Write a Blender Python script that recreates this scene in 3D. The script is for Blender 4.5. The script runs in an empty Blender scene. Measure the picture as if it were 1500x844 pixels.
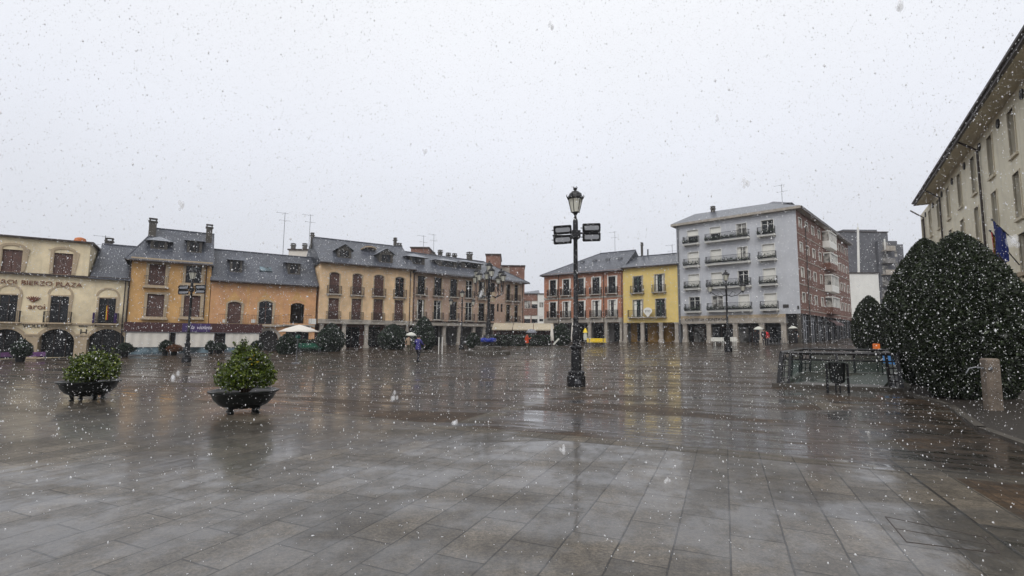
import bpy, math, random
import numpy as np
from mathutils import Vector, Matrix
from mathutils.geometry import tessellate_polygon
R = math.radians
rnd = random.Random(11)
rng = np.random.default_rng(7)
sc = bpy.context.scene
COL = sc.collection

# ------------------------------------------------------------------ camera
F = 720.0; PITCH = R(5.63); ROLL = R(0.46); CAMH = 1.6
fw = Vector((0, math.cos(PITCH), math.sin(PITCH)))
r0 = Vector((1, 0, 0)); u0 = Vector((0, -math.sin(PITCH), math.cos(PITCH)))
rt = r0 * math.cos(ROLL) + u0 * math.sin(ROLL)
up = u0 * math.cos(ROLL) - r0 * math.sin(ROLL)
CAM = Vector((0, 0, CAMH))
cd = bpy.data.cameras.new("camera"); cam = bpy.data.objects.new("camera", cd); COL.objects.link(cam)
cd.sensor_width = 36; cd.lens = 36 * F / 1500; cd.clip_start = 0.05; cd.clip_end = 5000
m = Matrix.Identity(4)
for i in range(3):
    m[i][0] = rt[i]; m[i][1] = up[i]; m[i][2] = -fw[i]; m[i][3] = CAM[i]
cam.matrix_world = m
sc.camera = cam

def ray(px, py):
    return fw * F + rt * (px - 750) - up * (py - 422)

def sstep(a, b, t):
    t = min(1, max(0, (t - a) / (b - a))); return t * t * (3 - 2 * t)

def gz(x, y):
    xc = min(75, max(-65, x)); yc = min(120, max(-10, y))
    return sstep(10, 35, y) * (.021 * xc + .012 * yc - .3)

def ground(px, py):
    d = ray(px, py); t = CAMH / -d.z if d.z < 0 else 60 / d.y
    for _ in range(30):
        p = CAM + d * t
        t2 = (gz(p.x, p.y) - CAMH) / d.z
        t = .5 * t + .5 * t2
    p = CAM + d * t
    return Vector((p.x, p.y, gz(p.x, p.y)))

def at_depth(px, py, Y):
    d = ray(px, py); return CAM + d * (Y / d.y)

# ------------------------------------------------------------------ materials
def srgb(r, g, b):
    f = lambda c: (c / 255 / 12.92) if c / 255 <= .04045 else ((c / 255 + .055) / 1.055) ** 2.4
    return (f(r), f(g), f(b), 1)

def nt(name):
    mt = bpy.data.materials.new(name); mt.use_nodes = True
    n = mt.node_tree; b = n.nodes["Principled BSDF"]
    return mt, n, b

def nd(n, t, **kw):
    x = n.nodes.new(t)
    for k, v in kw.items():
        if k.startswith("i_"):
            key = k[2:]
            x.inputs[int(key) if key.isdigit() else key.replace("_", " ")].default_value = v
        else: setattr(x, k, v)
    return x

def mul(c, k): return (min(1, c[0] * k), min(1, c[1] * k), min(1, c[2] * k), 1)

def stucco(name, c, rough=.75, var=.3, scale=.6, bump=.2, stain=.45, stainc=None):
    """weathered painted plaster: large blotches, fine grain, streaks that run down"""
    mt, n, b = nt(name); L = n.links
    tc = nd(n, "ShaderNodeTexCoord")
    no = nd(n, "ShaderNodeTexNoise", i_Scale=scale, i_Detail=6, i_Roughness=.65)
    L.new(tc.outputs["Object"], no.inputs["Vector"])
    mp = nd(n, "ShaderNodeMapping"); mp.inputs["Scale"].default_value = (2.2, 2.2, .22)
    L.new(tc.outputs["Object"], mp.inputs["Vector"])
    st = nd(n, "ShaderNodeTexNoise", i_Scale=1.1, i_Detail=7, i_Roughness=.7)
    L.new(mp.outputs[0], st.inputs["Vector"])
    r1 = nd(n, "ShaderNodeValToRGB"); r1.color_ramp.elements[0].position = .3; r1.color_ramp.elements[1].position = .7
    r1.color_ramp.elements[0].color = mul(c, 1 - var); r1.color_ramp.elements[1].color = mul(c, 1 + var * .45)
    L.new(no.outputs["Fac"], r1.inputs[0])
    r2 = nd(n, "ShaderNodeMapRange", i_1=.52, i_2=.75, i_3=0, i_4=stain)
    L.new(st.outputs["Fac"], r2.inputs[0])
    mx = nd(n, "ShaderNodeMix", data_type="RGBA"); L.new(r2.outputs[0], mx.inputs[0])
    L.new(r1.outputs[0], mx.inputs[6]); mx.inputs[7].default_value = stainc or mul(c, .45)
    L.new(mx.outputs[2], b.inputs["Base Color"])
    fi = nd(n, "ShaderNodeTexNoise", i_Scale=14, i_Detail=4); L.new(tc.outputs["Object"], fi.inputs["Vector"])
    bp = nd(n, "ShaderNodeBump", i_Strength=bump, i_Distance=.03); L.new(fi.outputs["Fac"], bp.inputs["Height"])
    L.new(bp.outputs[0], b.inputs["Normal"]); b.inputs["Roughness"].default_value = rough
    return mt

def plain(name, c, rough=.5, metal=0, var=.3, scale=6, bump=.0):
    mt, n, b = nt(name); L = n.links
    tc = nd(n, "ShaderNodeTexCoord"); no = nd(n, "ShaderNodeTexNoise", i_Scale=scale, i_Detail=5)
    L.new(tc.outputs["Object"], no.inputs["Vector"])
    r1 = nd(n, "ShaderNodeValToRGB"); r1.color_ramp.elements[0].position = .3; r1.color_ramp.elements[1].position = .7
    r1.color_ramp.elements[0].color = mul(c, 1 - var); r1.color_ramp.elements[1].color = mul(c, 1 + var * .6)
    L.new(no.outputs["Fac"], r1.inputs[0]); L.new(r1.outputs[0], b.inputs["Base Color"])
    rr = nd(n, "ShaderNodeMapRange", i_3=rough * .75, i_4=min(1, rough * 1.25)); L.new(no.outputs["Fac"], rr.inputs[0])
    L.new(rr.outputs[0], b.inputs["Roughness"]); b.inputs["Metallic"].default_value = metal
    if bump:
        bp = nd(n, "ShaderNodeBump", i_Strength=bump, i_Distance=.02); L.new(no.outputs["Fac"], bp.inputs["Height"]); L.new(bp.outputs[0], b.inputs["Normal"])
    return mt

def bricky(name, c1, c2, mortar, w, h, rough=.8, off=.5, msize=.012, bump=.3, axis="XZ", blotch=.35):
    mt, n, b = nt(name); L = n.links
    tc = nd(n, "ShaderNodeTexCoord"); sp = nd(n, "ShaderNodeSeparateXYZ"); L.new(tc.outputs["Object"], sp.inputs[0])
    cb = nd(n, "ShaderNodeCombineXYZ")
    if axis == "XZ":
        ad = nd(n, "ShaderNodeMath", operation="ADD"); L.new(sp.outputs[0], ad.inputs[0]); L.new(sp.outputs[1], ad.inputs[1])
        L.new(ad.outputs[0], cb.inputs[0]); L.new(sp.outputs[2], cb.inputs[1])
    else:
        L.new(sp.outputs[0], cb.inputs[0])
        ad = nd(n, "ShaderNodeMath", operation="ADD"); L.new(sp.outputs[1], ad.inputs[0]); L.new(sp.outputs[2], ad.inputs[1]); L.new(ad.outputs[0], cb.inputs[1])
    br = nd(n, "ShaderNodeTexBrick", offset=off, i_Scale=1, i_Mortar_Size=msize, i_Brick_Width=w, i_Row_Height=h, i_Bias=0.0)
    br.inputs["Color1"].default_value = c1; br.inputs["Color2"].default_value = c2; br.inputs["Mortar"].default_value = mortar
    L.new(cb.outputs[0], br.inputs["Vector"])
    no = nd(n, "ShaderNodeTexNoise", i_Scale=.6, i_Detail=6, i_Roughness=.65); L.new(tc.outputs["Object"], no.inputs["Vector"])
    mr = nd(n, "ShaderNodeMapRange", i_1=.3, i_2=.7, i_3=1 - blotch, i_4=1 + blotch * .6); L.new(no.outputs["Fac"], mr.inputs[0])
    vm = nd(n, "ShaderNodeVectorMath", operation="SCALE"); L.new(br.outputs["Color"], vm.inputs[0]); L.new(mr.outputs[0], vm.inputs["Scale"])
    L.new(vm.outputs[0], b.inputs["Base Color"])
    bp = nd(n, "ShaderNodeBump", i_Strength=bump, i_Distance=.02, invert=True); L.new(br.outputs["Fac"], bp.inputs["Height"]); L.new(bp.outputs[0], b.inputs["Normal"])
    b.inputs["Roughness"].default_value = rough
    return mt

def glassy(name, c=(.008, .009, .011, 1), rough=.07):
    mt, n, b = nt(name); L = n.links
    tc = nd(n, "ShaderNodeTexCoord"); no = nd(n, "ShaderNodeTexNoise", i_Scale=1.3, i_Detail=3); L.new(tc.outputs["Object"], no.inputs["Vector"])
    r1 = nd(n, "ShaderNodeValToRGB"); r1.color_ramp.elements[0].position = .4; r1.color_ramp.elements[1].position = .66
    r1.color_ramp.elements[0].color = mul(c, .5); r1.color_ramp.elements[1].color = mul(c, 3)
    L.new(no.outputs["Fac"], r1.inputs[0]); L.new(r1.outputs[0], b.inputs["Base Color"])
    bp = nd(n, "ShaderNodeBump", i_Strength=.08, i_Distance=.05); L.new(no.outputs["Fac"], bp.inputs["Height"]); L.new(bp.outputs[0], b.inputs["Normal"])
    b.inputs["Roughness"].default_value = rough; b.inputs["IOR"].default_value = 1.38
    return mt

def leafy(name, c1, c2, c3=None, rough=.45, trans=.15):
    mt, n, b = nt(name); L = n.links
    g = nd(n, "ShaderNodeNewGeometry"); r1 = nd(n, "ShaderNodeValToRGB"); cr = r1.color_ramp
    cr.elements[0].color = c1; cr.elements[1].color = c3 or c2; e = cr.elements.new(.75); e.color = c2
    L.new(g.outputs["Random Per Island"], r1.inputs[0]); L.new(r1.outputs[0], b.inputs["Base Color"])
    b.inputs["Roughness"].default_value = rough
    tr = nd(n, "ShaderNodeBsdfTranslucent"); L.new(r1.outputs[0], tr.inputs[0])
    mx = nd(n, "ShaderNodeMixShader", i_0=trans); L.new(b.outputs[0], mx.inputs[1]); L.new(tr.outputs[0], mx.inputs[2])
    L.new(mx.outputs[0], n.nodes["Material Output"].inputs[0])
    return mt

M = dict(
    cream=stucco("cream_plaster", srgb(226, 210, 176)), creamtrim=stucco("cream_stone_trim", srgb(176, 158, 132), var=.2),
    amber=stucco("amber_plaster", srgb(206, 162, 104), stain=.4), salmon=stucco("salmon_plaster", srgb(206, 156, 112), stain=.6, stainc=srgb(214, 170, 70)),
    peach=stucco("peach_plaster", srgb(222, 190, 150)), brown=stucco("brown_plaster", srgb(176, 150, 132), stain=.4),
    yellow=stucco("yellow_plaster", srgb(220, 194, 120), var=.15, stain=.2), blue=stucco("pale_blue_render", srgb(186, 188, 193), var=.12, stain=.3, stainc=srgb(130, 135, 150)),
    hall=stucco("beige_render", srgb(226, 218, 194), var=.18, stain=.45), soffit=stucco("soffit_plaster", srgb(206, 196, 172), var=.15),
    stone=stucco("grey_stone", srgb(166, 158, 147), var=.35, scale=1.6, bump=.3), granite=stucco("granite", srgb(112, 100, 88), var=.45, scale=3, bump=.8, stain=.6),
    dstone=stucco("dark_wet_stone", srgb(74, 69, 62), var=.4, scale=2, bump=.4, rough=.5),
    white=stucco("white_paint", srgb(225, 224, 218), var=.1, stain=.25), offwhite=stucco("off_white_canvas", srgb(214, 208, 198), var=.12, stain=.2),
    greywall=stucco("grey_wall", srgb(120, 118, 116)), darktower=bricky("dark_grey_brick", srgb(92, 94, 102), srgb(74, 76, 84), srgb(110, 110, 112), .24, .08),
    redbrick=bricky("red_brick", srgb(180, 116, 86), srgb(158, 98, 74), srgb(172, 138, 116), .25, .075, blotch=.25),
    brownbrick=bricky("brown_brick", srgb(124, 82, 68), srgb(98, 64, 54), srgb(128, 102, 90), .25, .075, blotch=.3),
    farbrick=bricky("far_red_brick", srgb(140, 96, 80), srgb(116, 80, 68), srgb(138, 110, 96), .25, .075),
    slate=bricky("wet_slate", srgb(96, 100, 110), srgb(70, 74, 84), srgb(40, 42, 48), .3, .2, rough=.32, axis="XY", bump=.6, msize=.018, blotch=.3),
    snowlit=plain("snowlit_grey_roofing", srgb(128, 132, 140), .4), wood=plain("brown_shutter_wood", srgb(84, 52, 42), .55, var=.3, scale=3), darkwood=plain("dark_wood", srgb(48, 34, 30), .5),
    pane=glassy("window_glass"), lace=glassy("curtained_glass", srgb(110, 108, 104), .15), greenpaint=plain("green_joinery", srgb(38, 74, 62), .5),
    iron=plain("black_iron", srgb(24, 24, 27), .38, .3, scale=9, bump=.15), darkiron=plain("bowl_iron", srgb(26, 30, 30), .35, .4, scale=5, bump=.2),
    awn=stucco("awning_canvas", srgb(176, 164, 142), var=.2, stain=.5), metal=plain("grey_metal", srgb(110, 112, 116), .4, .6), gutter=plain("dark_gutter", srgb(62, 52, 48), .45, .2), shutterwhite=plain("white_roller_blind", srgb(226, 224, 216), .6, var=.06),
    maroon=plain("maroon_fascia", srgb(66, 30, 30), .5), purple=plain("purple_sign", srgb(60, 38, 92), .5, var=.1), violet=plain("violet_panel", srgb(128, 84, 140), .6),
    letterb=plain("brown_letters", srgb(112, 62, 36), .5), letterw=plain("white_letters", srgb(230, 225, 235), .5, var=.02), letterd=plain("dark_letters", srgb(50, 46, 44), .5),
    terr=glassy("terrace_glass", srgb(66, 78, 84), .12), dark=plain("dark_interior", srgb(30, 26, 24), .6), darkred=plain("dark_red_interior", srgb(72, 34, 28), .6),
    ochre=stucco("ochre_wall", srgb(170, 130, 62)), redwall=stucco("red_brown_wall", srgb(104, 62, 50)), teal=plain("teal_plastic", srgb(50, 150, 130), .4), green=plain("green_paint", srgb(24, 92, 70), .45),
    yellowp=plain("yellow_paint", srgb(238, 206, 40), .45, var=.08), bluep=plain("blue_canvas", srgb(38, 56, 150), .6), terracotta=plain("terracotta", srgb(196, 116, 66), .7),
    skin=plain("skin", srgb(196, 148, 124), .5, var=.05), jeans=plain("dark_trousers", srgb(32, 32, 40), .8), jpurple=plain("purple_jacket", srgb(52, 46, 118), .6), jorange=plain("orange_jacket", srgb(206, 74, 34), .6),
    jbeige=plain("beige_coat", srgb(150, 130, 108), .8), jblack=plain("black_coat", srgb(26, 26, 30), .7), jred=plain("red_jacket", srgb(214, 32, 44), .6), hair=plain("dark_hair", srgb(36, 26, 22), .6), olive=plain("olive_trousers", srgb(78, 74, 60), .8), shoe=plain("dark_shoe", srgb(22, 20, 20), .5),
    umb=plain("pale_umbrella_cloth", srgb(196, 196, 186), .6, var=.06), umbg=plain("grey_umbrella_cloth", srgb(120, 122, 130), .6), bark=plain("bark", srgb(70, 56, 44), .9, bump=.4), soil=plain("wet_soil", srgb(38, 32, 26), .6, bump=.5, scale=12),
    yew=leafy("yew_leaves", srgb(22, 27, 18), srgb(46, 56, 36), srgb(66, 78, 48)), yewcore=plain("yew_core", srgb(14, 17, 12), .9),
    bush=leafy("bush_leaves", srgb(30, 44, 18), srgb(86, 104, 32), srgb(140, 150, 56), rough=.35, trans=.2), ybush=leafy("yellow_leaves", srgb(180, 150, 20), srgb(230, 190, 40)), redbush=leafy("russet_leaves", srgb(70, 44, 26), srgb(110, 70, 40)), hedge=leafy("dark_hedge_leaves", srgb(18, 24, 20), srgb(42, 56, 42), srgb(64, 82, 60)),
    eu=plain("blue_flag_cloth", srgb(30, 52, 140), .7, var=.15), spred=plain("red_flag_cloth", srgb(190, 32, 40), .7), spyel=plain("yellow_flag_cloth", srgb(240, 190, 40), .7), star=plain("star_yellow", srgb(250, 210, 40), .6), orange=plain("orange_plastic", srgb(235, 120, 40), .5), skyblue=plain("light_blue_plastic", srgb(90, 150, 215), .5),
)
# lantern glass and floodlight lens (unlit)
def lens(name, c, rough=.25, tr=.5):
    mt, n, b = nt(name); b.inputs["Base Color"].default_value = c; b.inputs["Roughness"].default_value = rough
    b.inputs["Transmission Weight"].default_value = tr; b.inputs["IOR"].default_value = 1.1
    no = nd(n, "ShaderNodeTexNoise", i_Scale=9); bp = nd(n, "ShaderNodeBump", i_Strength=.1); n.links.new(no.outputs["Fac"], bp.inputs["Height"]); n.links.new(bp.outputs[0], b.inputs["Normal"])
    return mt
M["lant"] = lens("lantern_glass", srgb(226, 224, 210), .35, .35); M["lensg"] = lens("floodlight_lens", srgb(158, 160, 165), .3, .0); mt, n, b = nt("balustrade_glass"); b.inputs["Base Color"].default_value = srgb(40, 52, 48); b.inputs["Roughness"].default_value = .05
_t = nd(n, "ShaderNodeBsdfTransparent"); _t.inputs[0].default_value = (.90, .95, .93, 1); _m = nd(n, "ShaderNodeMixShader", i_0=.88); n.links.new(b.outputs[0], _m.inputs[1]); n.links.new(_t.outputs[0], _m.inputs[2]); n.links.new(_m.outputs[0], n.nodes["Material Output"].inputs[0]); M["bglass"] = mt

# ------------------------------------------------------------------ mesh helper
class MB:
    def __init__(s): s.v = []; s.f = []; s.m = []; s.cur = 0
    def add(s, vs, fs):
        o = len(s.v); s.v += [tuple(v) for v in vs]
        for f in fs: s.f.append(tuple(o + i for i in f)); s.m.append(s.cur)
        return s
    def box(s, x0, x1, y0, y1, z0, z1, mat=None):
        v = [Vector((x, y, z)) for z in (z0, z1) for y in (y0, y1) for x in (x0, x1)]
        if mat is not None: v = [mat @ p for p in v]
        return s.add(v, [(0, 2, 3, 1), (4, 5, 7, 6), (0, 1, 5, 4), (1, 3, 7, 5), (3, 2, 6, 7), (2, 0, 4, 6)])
    def cham(s, x0, x1, y0, y1, z0, z1, c=.01):
        """box with chamfered top and vertical edges"""
        def ring(z, i):
            return [(x0 + i, y0 + c * 1 + i, z), (x0 + c + i, y0 + i, z), (x1 - c - i, y0 + i, z), (x1 - i, y0 + c + i, z), (x1 - i, y1 - c - i, z), (x1 - c - i, y1 - i, z), (x0 + c + i, y1 - i, z), (x0 + i, y1 - c - i, z)]
        return s.loft([ring(z0, 0), ring(z1 - c, 0), ring(z1, c * .8)])
    def loft(s, rings, cap=True, close=True):
        n = len(rings[0]); o = len(s.v)
        for r in rings: s.v += [tuple(p) for p in r]
        for k in range(len(rings) - 1):
            for i in range(n if close else n - 1):
                j = (i + 1) % n
                s.f.append((o + k * n + i, o + k * n + j, o + (k + 1) * n + j, o + (k + 1) * n + i)); s.m.append(s.cur)
        if cap:
            s.f.append(tuple(o + i for i in range(n))[::-1]); s.m.append(s.cur)
            s.f.append(tuple(o + (len(rings) - 1) * n + i for i in range(n))); s.m.append(s.cur)
        return s
    def tube(s, pts, r, n=8, cap=True):
        pts = [Vector(p) for p in pts]; rs = r if isinstance(r, (list, tuple)) else [r] * len(pts)
        rings = []; ref = None
        for i, p in enumerate(pts):
            t = (pts[min(i + 1, len(pts) - 1)] - pts[max(i - 1, 0)]).normalized()
            if ref is None: ref = t.orthogonal().normalized()
            a = (ref - t * ref.dot(t))
            a = a.normalized() if a.length > 1e-5 else t.orthogonal().normalized()
            ref = a; b = t.cross(a)
            rings.append([p + (a * math.cos(2 * math.pi * k / n) + b * math.sin(2 * math.pi * k / n)) * rs[i] for k in range(n)])
        return s.loft(rings, cap)
    def lathe(s, prof, n=16, c=(0, 0), ph=0, cap=True):
        rings = [[(c[0] + r * math.cos(ph + 2 * math.pi * k / n), c[1] + r * math.sin(ph + 2 * math.pi * k / n), z) for k in range(n)] for r, z in prof]
        return s.loft(rings, cap)
    def panel(s, outer, holes, y=0.0, depth=.22, facing=-1):
        """flat wall in the local xz plane with real openings and reveals"""
        polys = [[Vector((u, z, 0)) for u, z in outer]] + [[Vector((u, z, 0)) for u, z in h] for h in holes]
        flat = [p for q in polys for p in q]
        tri = tessellate_polygon(polys)
        o = len(s.v); s.v += [(p.x, y, p.y) for p in flat]
        for t in tri:
            a, b, c = (flat[i] for i in t)
            if (b - a).cross(c - a).z < 0: t = (t[0], t[2], t[1])
            s.f.append(tuple(o + i for i in t)); s.m.append(s.cur)
        if depth:
            for h in holes:
                n = len(h); o = len(s.v)
                s.v += [(u, y, z) for u, z in h] + [(u, y + depth, z) for u, z in h]
                for i in range(n):
                    j = (i + 1) % n
                    s.f.append((o + i, o + n + i, o + n + j, o + j)); s.m.append(s.cur)
        return s
    def build(s, name, mats, parent=None, smooth=False):
        me = bpy.data.meshes.new(name); me.from_pydata(s.v, [], s.f)
        mats = mats if isinstance(mats, (list, tuple)) else [mats]
        for x in mats: me.materials.append(M[x] if isinstance(x, str) else x)
        if len(mats) > 1: me.polygons.foreach_set("material_index", s.m)
        if smooth:
            me.polygons.foreach_set("use_smooth", [True] * len(me.polygons))
            try: me.set_sharp_from_angle(angle=R(40))
            except Exception: pass
        me.update()
        o = bpy.data.objects.new(name, me); COL.objects.link(o)
        if parent: o.parent = parent
        return o

def thing(name, label, cat, loc=(0, 0, 0), rz=0, group=None):
    o = bpy.data.objects.new(name, None); COL.objects.link(o); o.location = loc; o.rotation_euler = (0, 0, rz)
    o.empty_display_size = .3; o["label"] = label; o["category"] = cat
    if group: o["group"] = group
    return o

def tag(o, label, cat, group=None):
    o["label"] = label; o["category"] = cat
    if group: o["group"] = group
    return o

def copy_tree(o, parent=None, label=None):
    c = o.copy(); COL.objects.link(c)
    if parent: c.parent = parent
    if label: c["label"] = label
    for ch in list(o.children): copy_tree(ch, c)
    return c

def text(s, size, mat, parent, x, y, z, name="lettering", ext=.02, shear=0, rx=R(90), align="LEFT", rz=0):
    cu = bpy.data.curves.new(name, "FONT"); cu.body = s; cu.size = size; cu.extrude = ext; cu.shear = shear; cu.align_x = align
    tmp = bpy.data.objects.new(name, cu); COL.objects.link(tmp); dg = bpy.context.evaluated_depsgraph_get()
    me = bpy.data.meshes.new_from_object(tmp.evaluated_get(dg)); bpy.data.objects.remove(tmp); me.materials.clear(); me.materials.append(M[mat])
    o = bpy.data.objects.new(name, me); COL.objects.link(o); o.parent = parent; o.location = (x, y, z); o.rotation_euler = (rx, 0, rz)
    return o

def words_(st, size, mat, parent, x, y, z, width=None, **kw):
    """one mesh per word of a sign"""
    def wd(t):
        o = text(t, size, mat, parent, 0, 0, 0, **kw); xs_ = [v.co.x for v in o.data.vertices]; bpy.data.objects.remove(o); return max(xs_) - min(xs_)
    full = wd(st); k = (width / full) if width else 1; ws = st.split(" ")
    for i, q in enumerate(ws):
        off = full - wd(" ".join(ws[i:])) if i else 0
        o = text(q, size, mat, parent, x + off * k, y, z, **kw); o.scale.x = k

# ------------------------------------------------------------------ world, light
w = bpy.data.worlds.new("World"); sc.world = w; w.use_nodes = True; n = w.node_tree; L = n.links
bg = n.nodes["Background"]
SUN_EL, SUN_AZ = R(48), R(195)
sky = nd(n, "ShaderNodeTexSky", sky_type="NISHITA", sun_disc=False); sky.sun_elevation = SUN_EL; sky.sun_rotation = SUN_AZ
sky.air_density = 1; sky.dust_density = 8
tc = nd(n, "ShaderNodeTexCoord"); sp = nd(n, "ShaderNodeSeparateXYZ"); L.new(tc.outputs["Generated"], sp.inputs[0])
ramp = nd(n, "ShaderNodeValToRGB"); cr = ramp.color_ramp
# an overcast sky brightens towards the zenith (values are divided by the background strength)
cr.elements[0].position = .0; cr.elements[0].color = (.625, .645, .70, 1)
cr.elements[1].position = 1; cr.elements[1].color = (1, 1, 1, 1)
for p, c in ((.12, (.71, .732, .79, 1)), (.35, (.86, .885, .955, 1)), (.6, (.95, .965, 1, 1))):
    e = cr.elements.new(p); e.color = c
L.new(sp.outputs[2], ramp.inputs[0])
cn = nd(n, "ShaderNodeTexNoise", i_Scale=1.6, i_Detail=5, i_Roughness=.5); L.new(tc.outputs["Generated"], cn.inputs["Vector"])
cm = nd(n, "ShaderNodeMapRange", i_1=.3, i_2=.7, i_3=.97, i_4=1.03); L.new(cn.outputs["Fac"], cm.inputs[0])
vs = nd(n, "ShaderNodeVectorMath", operation="SCALE"); L.new(ramp.outputs[0], vs.inputs[0]); L.new(cm.outputs[0], vs.inputs["Scale"])
v2 = nd(n, "ShaderNodeVectorMath", operation="SCALE"); v2.inputs["Scale"].default_value = 10; L.new(vs.outputs[0], v2.inputs[0])
mx = nd(n, "ShaderNodeMix", data_type="RGBA"); mx.inputs[0].default_value = .94
L.new(sky.outputs[0], mx.inputs[6]); L.new(v2.outputs[0], mx.inputs[7]); L.new(mx.outputs[2], bg.inputs[0])
bg.inputs[1].default_value = .1
sd = bpy.data.lights.new("sun", "SUN"); so = bpy.data.objects.new("sun", sd); COL.objects.link(so)
sd.energy = 1.35; sd.angle = R(40); sd.color = (1, .985, .96)
sdir = Vector((math.sin(SUN_AZ) * math.cos(SUN_EL), math.cos(SUN_AZ) * math.cos(SUN_EL), math.sin(SUN_EL)))
so.rotation_euler = sdir.to_track_quat("Z", "Y").to_euler(); so.location = (0, -10, 40)
sc.view_settings.view_transform = "Standard"; sc.view_settings.look = "None"; sc.view_settings.gamma = 1; sc.view_settings.exposure = 0.07
sc.render.engine = "CYCLES"; sc.cycles.max_bounces = 6; sc.cycles.volume_bounces = 0; sc.cycles.use_denoising = True
sc.cycles.transparent_max_bounces = 16

# ------------------------------------------------------------------ ground
def ground_material():
    mt, n, b = nt("wet_stone_paving"); L = n.links
    tc = nd(n, "ShaderNodeTexCoord")
    mp = nd(n, "ShaderNodeMapping"); mp.inputs["Rotation"].default_value = (0, 0, R(23.3)); L.new(tc.outputs["Object"], mp.inputs[0])
    sp = nd(n, "ShaderNodeSeparateXYZ"); L.new(mp.outputs[0], sp.inputs[0])     # x = q across the slabs, y = p along them
    def math_(op, a, bb=None, c=None):
        x = nd(n, "ShaderNodeMath", operation=op)
        for i, v in enumerate((a, bb, c)):
            if v is None: continue
            if isinstance(v, (int, float)): x.inputs[i].default_value = v
            else: L.new(v, x.inputs[i])
        return x.outputs[0]
    q, p = sp.outputs[0], sp.outputs[1]
    near = math_("MULTIPLY", math_("LESS_THAN", p, 7.5), math_("LESS_THAN", q, 1.98))
    # large slabs
    sw = nd(n, "ShaderNodeCombineXYZ"); L.new(p, sw.inputs[0]); L.new(q, sw.inputs[1])
    def brick(vec, bw, rh, ms, off):
        x = nd(n, "ShaderNodeTexBrick", offset=off, i_Scale=1, i_Brick_Width=bw, i_Row_Height=rh, i_Mortar_Size=ms, i_Mortar_Smooth=.3)
        x.inputs["Color1"].default_value = (1, 1, 1, 1); x.inputs["Color2"].default_value = (0, 0, 0, 1); x.inputs["Mortar"].default_value = (.5, .5, .5, 1)
        L.new(vec, x.inputs["Vector"]); return x
    wob = nd(n, "ShaderNodeTexNoise", i_Scale=3, i_Detail=2); L.new(mp.outputs[0], wob.inputs["Vector"])
    wv = nd(n, "ShaderNodeVectorMath", operation="MULTIPLY_ADD"); L.new(wob.outputs["Color"], wv.inputs[0]); wv.inputs[1].default_value = (.014, .014, 0); L.new(sw.outputs[0], wv.inputs[2])
    big = brick(wv.outputs[0], .82, .40, .007, .43)
    small = brick(wv.outputs[0], .24, .12, .006, .5)
    # bands of slabs across the sett field
    bp_ = math_("LESS_THAN", math_("PINGPONG", math_("ADD", p, -7.7), 3.3), .22)
    bq_ = math_("LESS_THAN", math_("PINGPONG", math_("ADD", q, -2.2), 3.3), .22)
    slab = math_("MAXIMUM", near, math_("MAXIMUM", bp_, bq_))
    def mixf(f, a, bb):
        x = nd(n, "ShaderNodeMix", data_type="FLOAT"); L.new(f, x.inputs[0])
        for i, v in ((2, a), (3, bb)):
            if isinstance(v, (int, float)): x.inputs[i].default_value = v
            else: L.new(v, x.inputs[i])
        return x.outputs[0]
    joint = mixf(slab, math_("MULTIPLY", small.outputs["Fac"], .9), big.outputs["Fac"])
    tone = mixf(slab, small.outputs["Color"], big.outputs["Color"])
    # edge groove between zones
    e1 = math_("MULTIPLY", math_("LESS_THAN", math_("ABSOLUTE", math_("ADD", p, -7.5)), .012), math_("LESS_THAN", q, 2.0))
    e2 = math_("LESS_THAN", math_("ABSOLUTE", math_("ADD", q, -1.98)), .014)
    joint = math_("MAXIMUM", joint, math_("MAXIMUM", e1, e2))
    # stone colour
    n1 = nd(n, "ShaderNodeTexNoise", i_Scale=.35, i_Detail=7, i_Roughness=.62); L.new(tc.outputs["Object"], n1.inputs["Vector"])
    n2 = nd(n, "ShaderNodeTexNoise", i_Scale=38, i_Detail=5, i_Roughness=.85); L.new(tc.outputs["Object"], n2.inputs["Vector"])
    cA = nd(n, "ShaderNodeMix", data_type="RGBA"); L.new(slab, cA.inputs[0]); cA.inputs[6].default_value = srgb(70, 56, 42); cA.inputs[7].default_value = srgb(90, 83, 73)
    v = math_("ADD", .62, math_("MULTIPLY", tone, .5)); v = math_("ADD", v, math_("MULTIPLY", n1.outputs["Fac"], .38)); v = math_("ADD", v, -.14)
    n3 = nd(n, "ShaderNodeTexNoise", i_Scale=9, i_Detail=7, i_Roughness=.75); L.new(tc.outputs["Object"], n3.inputs["Vector"]); m3 = nd(n, "ShaderNodeMapRange", i_1=.35, i_2=.65, i_3=.62, i_4=1.3); L.new(n3.outputs["Fac"], m3.inputs[0]); v = math_("MULTIPLY", v, m3.outputs[0])
    n4 = nd(n, "ShaderNodeTexNoise", i_Scale=1.1, i_Detail=5, i_Roughness=.7); L.new(tc.outputs["Object"], n4.inputs["Vector"]); m4 = nd(n, "ShaderNodeMapRange", i_1=.38, i_2=.62, i_3=.7, i_4=1.15); L.new(n4.outputs["Fac"], m4.inputs[0]); v = math_("MULTIPLY", v, m4.outputs[0])
    v = math_("MULTIPLY", v, math_("MAXIMUM", .22, math_("ADD", -1.0, math_("MULTIPLY", n2.outputs["Fac"], 4.0))))
    sc_ = nd(n, "ShaderNodeVectorMath", operation="SCALE"); L.new(cA.outputs[2], sc_.inputs[0]); L.new(v, sc_.inputs["Scale"])
    cB = nd(n, "ShaderNodeMix", data_type="RGBA"); L.new(math_("MULTIPLY", joint, .95), cB.inputs[0]); L.new(sc_.outputs[0], cB.inputs[6]); cB.inputs[7].default_value = srgb(38, 35, 31)
    L.new(cB.outputs[2], b.inputs["Base Color"])
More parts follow.
